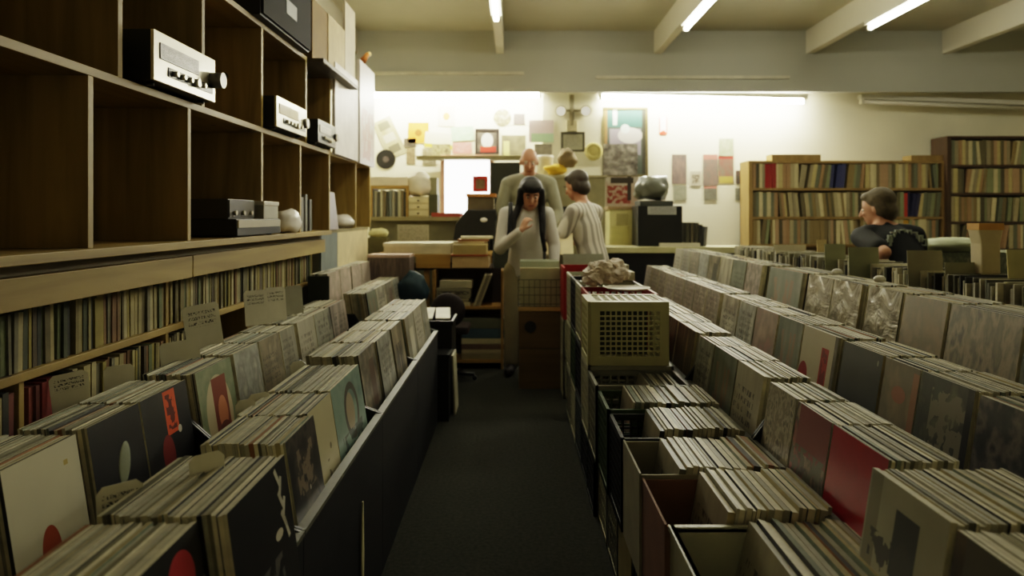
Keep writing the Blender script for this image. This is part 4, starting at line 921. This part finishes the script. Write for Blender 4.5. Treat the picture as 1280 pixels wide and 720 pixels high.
# dark monitor, brown hutch, small framed picture
Ym=6.9
t=thing('computer_monitor','dark sloping back of a monitor at the counter left of the woman','monitor',(X(592,Ym),Ym,Zv(300,Ym)))
h=Zv(262,Ym)-Zv(300,Ym)
MB().prism([(-.20,0),(.22,0),(.22,h),(-.07,h),(-.18,h*.5)],0,.3).build('housing',mat('monitor_dark',(34,34,30),.45),t,bev=.01)
MB().ell((.10,-.004,h*.66),(.035,.01,.022)).build('badge',mat('badge_white',(226,220,206),.4),t)
MB().box((-.12,.05,-.10),(.15,.25,0)).build('stand',m_dark,t)
t=thing('desk_riser','brown riser carrying the small red-framed picture','shelf',(X(600,7.1),7.1,0))
MB().box((-.13,0,Zv(264,7.1)),(.14,.25,Zv(246,7.1))).build('box_body',mat('riser_grey',(104,92,66),.6),t); MB().box((-.14,-.02,Zv(246,7.1)),(.16,.26,Zv(242,7.1))).build('top',mat('riser_top',(170,110,50),.5),t)
MB().box((-.12,.02,0),(.13,.25,Zv(264,7.1))).build('support',m_black,t)
pinned(591,220,610,240,'small red-framed picture standing in front of the bright window',pic('redframe_pic',[(150,128,86),(120,100,66)]),cat='picture',name='framed_picture',frame=mat('frame_red',(176,48,32),.5),Y=7.15)
# ---- low shelving between table and woman
Ye=6.2
t=thing('low_shelf','low wooden shelf crammed with boxes and papers left of the woman','shelf',(X(583,Ye),Ye,0))
x0=X(541,Ye)-X(583,Ye); x1=X(629,Ye)-X(583,Ye)
for xx in(x0,x1-.02): MB().box((xx,0,0),(xx+.02,.3,Zv(338,Ye))).build('side_panel',m_tb,t)
for v in(383,450): MB().box((x0+.02,0,Zv(v,Ye)-.025),(x1-.02,.3,Zv(v,Ye))).build('shelf_board',m_tb,t)
MB().box((x0,.29,0),(x1,.3,Zv(338,Ye))).build('back_panel',mat('ls_back',(46,32,22),.7),t)
zb=Zv(383,Ye)
stack=[(545,588,.035,(176,168,134),'pale flat case lowest on the upper low shelf'),(546,586,.03,(150,142,112),'grey flat case second on the upper low shelf'),(545,588,.085,(164,158,128),'grey machine with a row of slots on the low shelf'),(549,590,.07,(172,166,138),'pale rounded case topmost on the low shelf')]
z=zb+.001
for k,(u0,u1,h,c,l) in enumerate(stack):
    w=(X(u1,Ye)-X(u0,Ye))/2
    single(MB().box((-w,0,0),(w,.24,h)),'flat_case',mat('fc_%d'%k,c,.5) if k!=2 else pic('slots',[(164,158,128),(156,150,120)],2,[('n',.5,.55,.45,.18,(70,64,50))]),l,'box',((X(u0,Ye)+X(u1,Ye))/2,Ye+.02,z),bev=.005)
    z+=h+.0015
for k in range(3):
    single(MB().box((0,0,0),(.018,.24,.29)),'leaning_sleeve',mat('ln_%d'%k,((184,176,142),(132,124,98),(160,152,124))[k],.5),'leaning sleeve on the low shelf, %s of three'%('left','middle','right')[k],'record',(X(591+3.4*k,Ye),Ye+.02,zb+.004),(0,.36,0))
zb=Zv(450,Ye)+.001; z=zb
for k,(h,c,l) in enumerate(((.05,(150,140,104),'tan box lowest on the bottom shelf'),(.035,(184,172,134),'cream box second from the bottom of the low shelf'),(.045,(120,96,76),'brown box third from the bottom of the low shelf'),(.05,(200,190,150),'bright cream box in the middle of the bottom stack'),(.085,(74,96,106),'blue box on the bottom shelf stack'),(.09,(110,112,90),'grey drawer box topmost on the bottom shelf stack'))):
    single(MB().box((-.20,0,0),(.20 if k%2 else .19,.24,h)),'stacked_box',mat('sb_%d'%k,c,.55),l,'box',(X(605,Ye),Ye+.02,z),bev=.004); z+=h+.0015
# black chair and bins at the end of the left bins
t=thing('office_chair','dark office chair with rounded back, seen over the left bin end','chair',(X(560,5.6),5.6,0))
bk=MB().ell((0,0,.60),(.14,.04,.14)); bk.build('backrest',mat('chair_dark',(34,22,18),.7),t)
MB().box((-.16,.02,.40),(.16,.36,.46)).build('seat',mat('chair_dark',(34,22,18)),t,bev=.02)
MB().cyl((0,.19,.08),(0,.19,.40),.025).build('column',m_dark,t); MB().cyl((0,.03,.42),(0,.02,.52),.02).build('back_bar',m_dark,t)
q=MB()
for k in range(5):
    a=k*2*math.pi/5; q.cyl((0,.19,.07),(.2*math.cos(a),.19+.2*math.sin(a),.045),.016,seg=8)
    q.ell((.2*math.cos(a),.19+.2*math.sin(a),.022),(.022,.022,.022),u=8,v=6)
q.build('star_base',m_dark,t)
t=thing('trash_bin','black bin at the far end of the left bins, holding white cards','bin',(-.60,5.0,0))
q=MB(); q.box((-.10,-.17,0),(.17,.17,.012)); q.box((-.10,-.17,.012),(-.09,.17,.62)); q.box((.16,-.17,.012),(.17,.17,.62)); q.box((-.09,-.17,.012),(.16,-.16,.62)); q.box((-.09,.16,.012),(.16,.17,.62)); q.build('bin_body',m_cblk,t)
MB().box((-.11,-.18,.60),(.18,-.165,.63)).box((.165,-.165,.60),(.18,.18,.63)).build('rim',m_dark,t)
for k in range(2): single(MB().box((-.05,-.10,0),(.05,.10,.012)),'white_card',mat('wcard',(206,198,166),.5),'%s white card lying over the black bin at the end of the left bins'%('left' if k==0 else 'right'),'card',(-.62+.115*k,4.98,.655),(.25,0,.1*k))
single(MB().box((-.006,-.12,0),(.006,.12,.40)),'white_board',mat('wb2',(176,170,146),.6),'narrow white board leaning low against the black bin','board',(-.405,4.9,0),(0,-.04,0))
t=thing('black_tub','second black tub nearer the aisle end of the left bins','bin',(-.49,4.72,0)); MB().box((-.04,-.1,0),(.06,.1,.42)).build('tub_body',m_cblk,t); MB().box((-.045,-.105,.42),(.065,.105,.44)).build('lid',m_dark,t)
single(MB().prism([(0,0),(.02,0),(.03,.12),(.018,.30),(.008,.30),(-.004,.14)],-.002,.002,axis='x'),'hanging_tag',mat('htag',(196,188,150),.6),'pale strip of paper hanging on the black front of the left bins','paper',(-.494,2.28,.12))
# ---- beyond the highest tier: next aisle's rack, cards, paper sack
t=thing('record_bin','rack of records in the next aisle beyond the highest tier','record bin',(2.09,4.0,0))
MB().box((-.22,-2.2,0),(.22,2.2,.80)).build('base_cabinet',m_black,t); MB().box((.205,-2.2,.80),(.225,2.2,.95)).build('far_lip',m_rail,t)
q=MB(); y=1.85
while y<6.15:
    w=R.uniform(.006,.013); q.box((1.90+R.uniform(0,.05),y,.80),(2.2,y+w,1.06+R.uniform(0,.035)),R.randrange(7)); y+=w+.002
o=q.build('packed_records_next_aisle',SM); tag(o,'sleeves packed in the rack of the next aisle','records',kind='stuff')
CG=[((1032,305,1058,335),4.2,(150,152,122),'grey-green card left of the crouching customer, first of two'),((1062,309,1100,337),3.8,(142,144,114),'grey-green card left of the crouching customer, second of two'),((1136,313,1180,346),3.3,(146,142,118),'grey card in front of the crouching customer\'s back'),
 ((1183,328,1240,362),3.15,(152,150,122),'wide grey-green card right of the crouching customer'),((1262,312,1300,338),2.9,(178,170,122),'cream card at the right edge beyond the highest tier'),((968,306,1008,322),5.2,(190,184,160),'white card lying farther left beyond the highest tier'),((1022,300,1034,316),5.0,(206,186,136),'warm cream card beside a white one in the next aisle')]
for k,((u0,v0,u1,v1),Y,c,l) in enumerate(CG):
    x0,x1=X(u0,Y),X(u1,Y); zt=Zv(v0,Y); w=(x1-x0)/2
    single(MB().box((-w,-.002,0),(w,.002,zt-.98)),'divider_card',mat('dc_%d'%k,c,.55),l,'card',((x0+x1)/2,Y,.98),(-.08,0,0))
for k,(u,v,Y,l) in enumerate(((1062,336,3.62,'small white knob-like tab on the highest tier, left one'),(1115,345,3.2,'small white tab on the highest tier, right one'))):
    single(MB().ell((0,0,0),(.028,.02,.018)),'white_tab',mat('wtab',(226,220,204),.4),l,'tab',(1.66,Y,1.062))
t=thing('paper_sack','tall beige paper cup-shaped sack standing in the next aisle rack','sack',(X(1232,3.15),3.15,1.09))
hh=Zv(279,3.15)-1.09
MB().prism([(-.042,0),(.042,0),(.04,hh*.6),(.052,hh*.86),(.052,hh),(-.055,hh),(-.055,hh*.86),(-.043,hh*.6)],-.04,.04).build('sack_body',mat('sack_beige',(196,182,146),.7),t,bev=.008)
MB().box((-.057,-.042,hh-.03),(.054,.042,hh)).build('top_fold',mat('sack_top',(196,150,84),.7),t)
single(crumple(0,(.3,.14,.06),81,.2,3),'white_sheet',mat('sheet_green',(176,182,150),.6),'rumpled pale green sheet behind the paper sack','cloth',(X(1190,5.3),5.3,1.08),smooth=True)
t=thing('record_bin','farther low rack with pale green covers behind the crouching customer','record bin',(3.75,5.4,0))
MB().box((-1.0,-.25,0),(1.0,.25,.9)).build('base_cabinet',m_black,t); MB().box((-1.0,-.2,.9),(1.0,.2,1.08)).build('sleeve_block',pic('green_sleeves',[(150,156,124),(120,126,100),(176,176,146)],8,stretch=(8,1,.5)),t)
# ================================================================ PEOPLE
def remesh(mb,name,m,parent,vox,sm=6,smooth_f=.5):
    me0=mb.mesh(name+'_raw',m); o=bpy.data.objects.new('tmp',me0); C.objects.link(o)
    r=o.modifiers.new('r','REMESH'); r.mode='VOXEL'; r.voxel_size=vox
    s=o.modifiers.new('s','SMOOTH'); s.iterations=sm; s.factor=smooth_f
    bpy.context.view_layer.update()
    dg=bpy.context.evaluated_depsgraph_get(); me=bpy.data.meshes.new_from_object(o.evaluated_get(dg)); me.name=name
    bpy.data.objects.remove(o,do_unlink=True); bpy.data.meshes.remove(me0)
    me.materials.clear()
    for q in (m if isinstance(m,list) else [m]): me.materials.append(q)
    for p in me.polygons: p.use_smooth=True; p.material_index=0
    n=bpy.data.objects.new(name,me); C.objects.link(n); n.parent=parent; return n
def cap(mb,p0,r0,p1,r1):
    mb.cyl(p0,p1,r0,r1,seg=18); mb.ell(p0,(r0,r0,r0),u=18,v=12); mb.ell(p1,(r1,r1,r1),u=18,v=12)
def chain(mb,pts):
    """pts: (x,y,z,rx,ry,rz) ellipsoids, interpolated"""
    for a,b in zip(pts,pts[1:]):
        for k in range(5):
            t=k/5; q=[a[i]*(1-t)+b[i]*t for i in range(6)]; mb.ell(q[:3],q[3:],u=20,v=12)
    mb.ell(pts[-1][:3],pts[-1][3:],u=20,v=12)
def hand(mb,w,d,n,side,curl=.6,s=1.0):
    """w wrist, d finger direction, n palm normal, side +1/-1 puts the thumb"""
    w=Vector(w); d=Vector(d).normalized(); n=Vector(n); n=(n-d*n.dot(d)).normalized(); sd=d.cross(n)*side
    def P(a,b,c): return w+d*a*s+sd*b*s+n*c*s
    for b in(-.026,-.009,.009,.026): cap(mb,P(.012,b*.8,0),.013*s,P(.085,b,0),.0115*s)
    for b,L in((-.028,.060),(-.0095,.072),(.0095,.078),(.028,.070)):
        k=P(.088,b,0); c1=math.cos(curl*.6); s1=math.sin(curl*.6); c2=math.cos(curl*1.5); s2=math.sin(curl*1.5)
        k2=k+(d*c1+n*s1)*L*.5*s; k3=k2+(d*c2+n*s2)*L*.5*s
        cap(mb,k,.0095*s,k2,.0088*s); cap(mb,k2,.0088*s,k3,.0075*s)
    a=P(.022,.028,.006); b=P(.055,.058,.016); c=P(.082,.062,.028); cap(mb,a,.014*s,b,.0105*s); cap(mb,b,.0105*s,c,.0085*s)
def person(label,loc,rz,J,skin,shirt,pants,shoes,sleeve='long',fem=False,hair=None,beltz=None):
    t=thing('person',label,'person',loc,rz)
    V_=Vector; hd=V_(J['head']); nk=V_(J['neck']); hip=V_(J['hip']); ch=V_(J['chest'])
    b=MB(); HS=1.1; hr=J.get('head_tilt',0); ht=J.get('head_turn',0)
    HM=Matrix.Translation(hd)@Euler((hr,0,ht)).to_matrix().to_4x4()@Matrix.Diagonal((HS,HS,HS,1))
    def hp(p): return tuple(HM@V_(p))
    RM=Euler((hr,0,ht)).to_matrix().to_4x4()@Matrix.Diagonal((HS,HS,HS,1))
    b.ell(hp((0,.012,.02)),(.074,.092,.098),M=RM,u=24,v=16); b.ell(hp((0,-.022,-.045)),(.056,.066,.070),M=RM,u=20,v=14); b.ell(hp((0,-.055,-.088)),(.026,.024,.020),M=RM)
    cap(b,hp((0,-.088,.01)),.010,hp((0,-.106,-.026)),.014)
    for s in(-1,1): b.ell(hp((s*.078,.012,-.012)),(.010,.020,.032),M=RM); b.ell(hp((s*.03,-.072,-.02)),(.02,.016,.018),M=RM)
    cap(b,tuple(nk+V_((0,.0,-.03))),.062 if not fem else .052,hp((0,.012,-.06)),.056 if not fem else .046)
    sw=J.get('sw',.18)
    Rs=V_(J['rs']); Ls=V_(J['ls'])
    f=.92 if fem else 1
    chain(b,[tuple(hip)+(.155*f,.105,.11),tuple(hip*.5+ch*.5)+(.135*f,.10,.10),tuple(ch)+(.165*f,.115,.13),tuple(ch*.35+nk*.65)+(.12*f,.085,.06)])
    cap(b,tuple(Rs),.058*f,tuple(Ls),.058*f)
    for S in (Rs,Ls): cap(b,tuple(nk+V_((0,.01,-.02))),.055*f,tuple(S*.8+nk*.2),.05*f)
    hands={}
    for sd,S,E_,W in((-1,Rs,'re','rw'),(1,Ls,'le','lw')):
        e=V_(J[E_]); w=V_(J[W]); cap(b,tuple(S),.052*f,tuple(e),.040*f); cap(b,tuple(e),.041*f,tuple(w),.027*f)
        d=V_(J.get(W+'_d',tuple(w-e))); hand(b,tuple(w),d,J.get(W+'_n',(0,0,-1)),sd,J.get('curl',.7),.95 if fem else 1.0)
    for sd,K,A in((-1,'rk','ra'),(1,'lk','la')):
        h=hip+V_((sd*.09,0,-.04)); k=V_(J[K]); a=V_(J[A]); cap(b,tuple(h),.088,tuple(k),.056); cap(b,tuple(k),.055,tuple(a),.040)
        toe=a+V_((sd*.03,-.15,-.045)); cap(b,tuple(a+V_((0,.02,-.03))),.042,tuple(toe),.030)
    body=remesh(b,'body',skin,t,.0085,4)
    # shirt
    m=.018
    c=MB(); bz=J.get('hem',hip.z-.12)
    hm=V_((hip.x,hip.y,bz))
    chain(c,[tuple(hm)+(.172*f,.125,.03),tuple(hip)+(.172*f,.125,.12),tuple(hip*.5+ch*.5)+(.158*f,.122,.11),tuple(ch)+(.183*f,.135,.14),tuple(ch*.4+nk*.6)+(.14*f,.10,.065)])
    cap(c,tuple(Rs),.074*f,tuple(Ls),.074*f)
    cap(c,tuple(nk+V_((0,.01,-.07))),.085*f,tuple(nk+V_((0,.005,-.035))),.070*f)
    for S in (Rs,Ls): cap(c,tuple(nk+V_((0,.01,-.055))),.072*f,tuple(S*.8+nk*.2),.068*f)
    for S,E_,W in((Rs,'re','rw'),(Ls,'le','lw')):
        e=V_(J[E_]); w=V_(J[W])
        if sleeve=='long': cap(c,tuple(S),.072*f,tuple(e),.060*f); cap(c,tuple(e),.060*f,tuple(e*.12+w*.88),.044*f)
        else: cap(c,tuple(S),.074*f,tuple(S*.25+e*.75),.068*f)
    remesh(c,'shirt',shirt,t,.012,6)
    # trousers
    p=MB(); chain(p,[tuple(hip+V_((0,0,.03)))+(.165*f,.118,.06),tuple(hip+V_((0,0,-.06)))+(.170*f,.122,.09)])
    for sd,K,A in((-1,'rk','ra'),(1,'lk','la')):
        h=hip+V_((sd*.09,0,-.06)); k=V_(J[K]); a=V_(J[A]); cap(p,tuple(h),.103,tuple(k),.078); cap(p,tuple(k),.078,tuple(a+V_((0,0,.02))),.075)
    remesh(p,'trousers',pants,t,.014,6)
    for sd,A in((-1,'ra'),(1,'la')):
        a=V_(J[A]); s=MB(); toe=a+V_((sd*.03,-.17,-.042)); z0=0
        cap(s,tuple(a+V_((0,.03,-.035))),.047,tuple(toe),.040); s.ell(tuple(a+V_((0,.01,.0))),(.05,.055,.05))
        remesh(s,'shoe',shoes,t,.012,4)
    # face
    m_eye=mat('eye_white',(210,204,190),.3); m_pup=mat('pupil_dark',(20,16,12),.3); m_lip=mat('lip',(140,70,58),.5)
    for s in(-1,1):
        e=MB().ell(hp((s*.031,-.072,.004)),(.013,.009,.007),M=RM,u=10,v=8).build('eye',m_eye,t); MB().ell(hp((s*.031,-.080,.003)),(.006,.003,.006),M=RM,u=8,v=6).build('pupil',m_pup,e)
        MB().ell(hp((s*.032,-.083,.027)),(.02,.008,.005),M=RM,u=10,v=6).build('eyebrow',hair[1] if hair else m_pup,t)
    MB().ell(hp((0,-.080,-.062)),(.024,.009,.007),M=RM,u=12,v=8).build('mouth',m_lip,t)
    if hair:
        h=MB(); kind=hair[0]
        if kind=='long':
            h.ell(hp((0,.03,.038)),(.092,.098,.095),M=RM,u=24,v=16); h.ell(hp((0,-.02,.075)),(.082,.085,.052),M=RM,u=24,v=16)
            for s in(-1,1):
                cap(h,hp((s*.078,-.005,.03)),.032,hp((s*.088,-.01,-.09)),.032); cap(h,hp((s*.088,-.01,-.09)),.032,tuple(nk+V_((s*.125,-.10,-.10))),.03); cap(h,tuple(nk+V_((s*.125,-.10,-.10))),.03,tuple(nk+V_((s*.13,-.135,-.26))),.018)
            cap(h,hp((0,.06,-.02)),.075,tuple(nk+V_((0,.11,-.14))),.07)
        elif kind=='short':
            h.ell(hp((0,.036,.045)),(.088,.098,.088),M=RM,u=24,v=16); h.ell(hp((0,.062,-.03)),(.078,.062,.075),M=RM,u=20,v=14); h.ell(hp((0,-.022,.085)),(.070,.055,.034),M=RM)
            for s in(-1,1): h.ell(hp((s*.074,.04,-.01)),(.018,.045,.06),M=RM)
        elif kind=='fringe':
            for s in(-1,1): h.ell(hp((s*.066,.035,-.008)),(.018,.05,.035),M=RM)
            h.ell(hp((0,.085,-.02)),(.06,.028,.035),M=RM)
        remesh(h,'hair',hair[1],t,.010,4)
    return t,HM
SKIN=mat('skin_warm',(176,124,96),.55,var=.06,scale=20)
SKIN2=mat('skin_ruddy',(190,142,114),.55,var=.06,scale=20)
# woman facing the camera, looking down, hands together at her chest
J=dict(head=(.045,-.10,1.535),head_tilt=.42,head_turn=.08,neck=(.02,-.02,1.42),chest=(.01,.0,1.22),hip=(0,.02,.93),rs=(-.165,-.0,1.365),ls=(.185,.0,1.365),
  re=(-.215,-.10,1.075),rw=(-.035,-.235,1.235),le=(.25,.0,1.09),lw=(.235,-.14,.86),rw_d=(.4,.0,.85),lw_d=(-.05,-.2,-1),rw_n=(.5,.6,-.2),lw_n=(-.5,.6,-.2),
  rk=(-.105,-.02,.49),ra=(-.115,.0,.085),lk=(.10,.0,.49),la=(.12,.02,.085),hem=.84,curl=1.1)
wt,HM=person('woman with long dark hair in a white top, one hand raised to her chest',(.095,6.08,0),0,J,SKIN2,
  mat('top_white',(206,200,186),.75,var=.06),mat('trousers_khaki',(150,140,108),.8,var=.08),mat('shoe_dark',(34,26,22),.5),'long',True,('long',mat('hair_dark',(26,20,13),.65,var=.3,scale=40)))
s=MB()
for sd in(-1,1):
    pts=[(sd*.125,.09,1.40),(sd*.128,-.02,1.455),(sd*.13,-.115,1.36),(sd*.135,-.15,1.22),(sd*.165,-.09,1.06)]
    for a,b in zip(pts,pts[1:]): cap(s,a,.022,b,.022)
remesh(s,'backpack_strap',mat('strap_black',(18,17,15),.7),wt,.012,3)
s=MB(); chain(s,[(0,.20,1.02,.13,.07,.10),(0,.21,1.28,.13,.07,.12)]); remesh(s,'backpack',mat('strap_black',(18,17,15)),wt,.02,6)
# bald man behind the counter on a staff platform
single(MB().box((-.5,-.2,0),(.55,.45,.25)),'floor_platform',mat('platform_wood',(70,58,40),.7),'low platform under the bald man behind the woman','platform',(.17,7.05,0))
J=dict(head=(.0,-.14,1.635),head_tilt=.42,neck=(0,-.04,1.53),chest=(0,0,1.30),hip=(0,.02,.97),rs=(-.21,.0,1.42),ls=(.21,.0,1.42),
  re=(-.29,-.02,1.13),rw=(-.20,-.20,.98),le=(.29,-.02,1.13),lw=(.20,-.20,.98),rk=(-.10,-.01,.50),ra=(-.11,.0,.085),lk=(.10,-.01,.50),la=(.11,.0,.085),hem=.86)
person('bald man in a grey-olive shirt standing behind the woman',(.145,7.05,.25),0,J,SKIN,mat('shirt_olive',(128,126,104),.8,var=.1),mat('trousers_dark',(50,48,42),.8),mat('shoe_dark',(34,26,22)),'long',False,('fringe',mat('hair_grey',(170,160,136),.7)))
# man in the striped shirt
def stripes():
    m,nt,b=newmat('striped_shirt'); N=nt.nodes.new; tc=N('ShaderNodeTexCoord'); w=N('ShaderNodeTexWave'); w.inputs['Scale'].default_value=5.5; w.inputs['Distortion'].default_value=.6
    w.bands_direction='X'; nt.links.new(tc.outputs['Object'],w.inputs['Vector']); r=N('ShaderNodeValToRGB')
    r.color_ramp.elements[0].color=lin((206,198,178)); r.color_ramp.elements[1].color=lin((146,138,124)); r.color_ramp.elements[0].position=.35; r.color_ramp.elements[1].position=.75
    nt.links.new(w.outputs['Fac'],r.inputs['Fac']); nt.links.new(r.outputs['Color'],b.inputs['Base Color']); b.inputs['Roughness'].default_value=.8; return m
J=dict(head=(.0,-.15,1.625),head_tilt=.35,neck=(0,-.07,1.47),chest=(0,-.04,1.24),hip=(0,.05,.94),rs=(-.19,-.05,1.385),ls=(.19,-.05,1.385),
  re=(-.25,-.15,1.12),rw=(-.12,-.36,1.09),le=(.25,-.16,1.13),lw=(.14,-.38,1.10),rk=(-.10,.02,.49),ra=(-.11,.04,.085),lk=(.10,.02,.49),la=(.11,.04,.085),hem=.83,rw_d=(.2,-1,-.1),lw_d=(-.2,-1,-.1))
person('dark-haired man in a striped short-sleeved shirt seen from behind, leaning over a paper',(X(737,6.42),6.42,0),rad(-128),J,SKIN,stripes(),mat('trousers_grey',(70,68,60),.8),mat('shoe_dark',(34,26,22)),'short',False,('short',mat('hair_brown',(52,42,28),.6,var=.2,scale=40)))
t=thing('paper_sheet','large cream paper the man in the striped shirt leans over','paper',(X(700,6.2),6.2,Zv(318,6.2)))
MB().box((-.12,-.002,0),(.12,.002,.21)).build('sheet',mat('paper_cream',(244,226,176),.6),t,rot=(-.5,0,0))
t=thing('paper_stand','pale box under the cream paper','box',(X(700,6.2),6.24,0)); MB().box((-.12,0,0),(.10,.06,Zv(320,6.2))).build('box_body',mat('stand_pale',(150,140,112),.7),t)
# customer bent over the far rack
J=dict(head=(.03,-.36,1.405),head_tilt=.25,head_turn=.75,neck=(.02,-.30,1.29),chest=(0,-.19,1.13),hip=(0,.05,.88),rs=(-.20,-.27,1.21),ls=(.20,-.27,1.20),
  re=(-.30,-.36,.99),rw=(-.22,-.56,1.12),le=(.225,.03,1.11),lw=(.155,-.20,.97),rk=(-.10,-.06,.46),ra=(-.11,.05,.085),lk=(.10,-.06,.46),la=(.11,.05,.085),hem=.80)
kt,HM=person('customer with short greying hair in a black T-shirt printed on the back, bending over records',(X(1142,4.72),4.72,0),rad(186),J,SKIN2,mat('tshirt_black',(18,19,18),.85,var=.15),mat('jeans_dark',(36,40,48),.8),mat('shoe_dark',(34,26,22)),'short',False,('short',mat('hair_greybrown',(86,76,54),.7,var=.25,scale=40)))
s=MB()
for k in range(9):
    a=rad(164-18.5*k); cx=.135*math.cos(a); 
    # arc of pale letter-like blocks lying on the sloping back
    up=.10*math.sin(a)
    base=Vector((-cx,.0,1.10))+Vector((0,-.16,.22))*0
    y=-.19+.135+(-.30-(-.19))*(up/.18)*1.0; z=1.145+up*.9
    for (dx,dz,w,h) in (((-.013,0,.009,.05),(.011,0,.009,.05),(0,.019,.03,.010)) if k%2 else ((0,.02,.034,.010),(0,-.02,.034,.010),(-.012,0,.010,.046))):
        s.box((-cx+dx-w/2,y-.004,z+dz-h/2),(-cx+dx+w/2,y+.012,z+dz+h/2))
s.build('back_print',mat('print_pale',(170,176,160),.7),kt)
# ================================================================ CAMERA, LIGHT
cam=bpy.data.cameras.new('camera'); co=bpy.data.objects.new('camera',cam); C.objects.link(co)
co.location=(0,0,H); co.rotation_euler=(math.pi/2,0,0)
cam.sensor_width=36; cam.lens=36*F/1280; cam.clip_start=.05; cam.clip_end=60
cam.shift_x=-(U0-640)/1280; cam.shift_y=-(360-V0)/1280
SC.camera=co
cam.dof.use_dof=True; cam.dof.focus_distance=2.3; cam.dof.aperture_fstop=2.6
w=bpy.data.worlds.new('world'); SC.world=w; w.use_nodes=True
bg=w.node_tree.nodes['Background']; bg.inputs[0].default_value=lin((255,236,196)); bg.inputs[1].default_value=.035
SC.view_settings.view_transform='Filmic'; SC.view_settings.look='Medium High Contrast'
SC.view_settings.exposure=0.38
SC.cycles.use_denoising=True
SC.cycles.max_bounces=6; SC.cycles.diffuse_bounces=4; SC.cycles.glossy_bounces=2
SC.cycles.sample_clamp_indirect=6
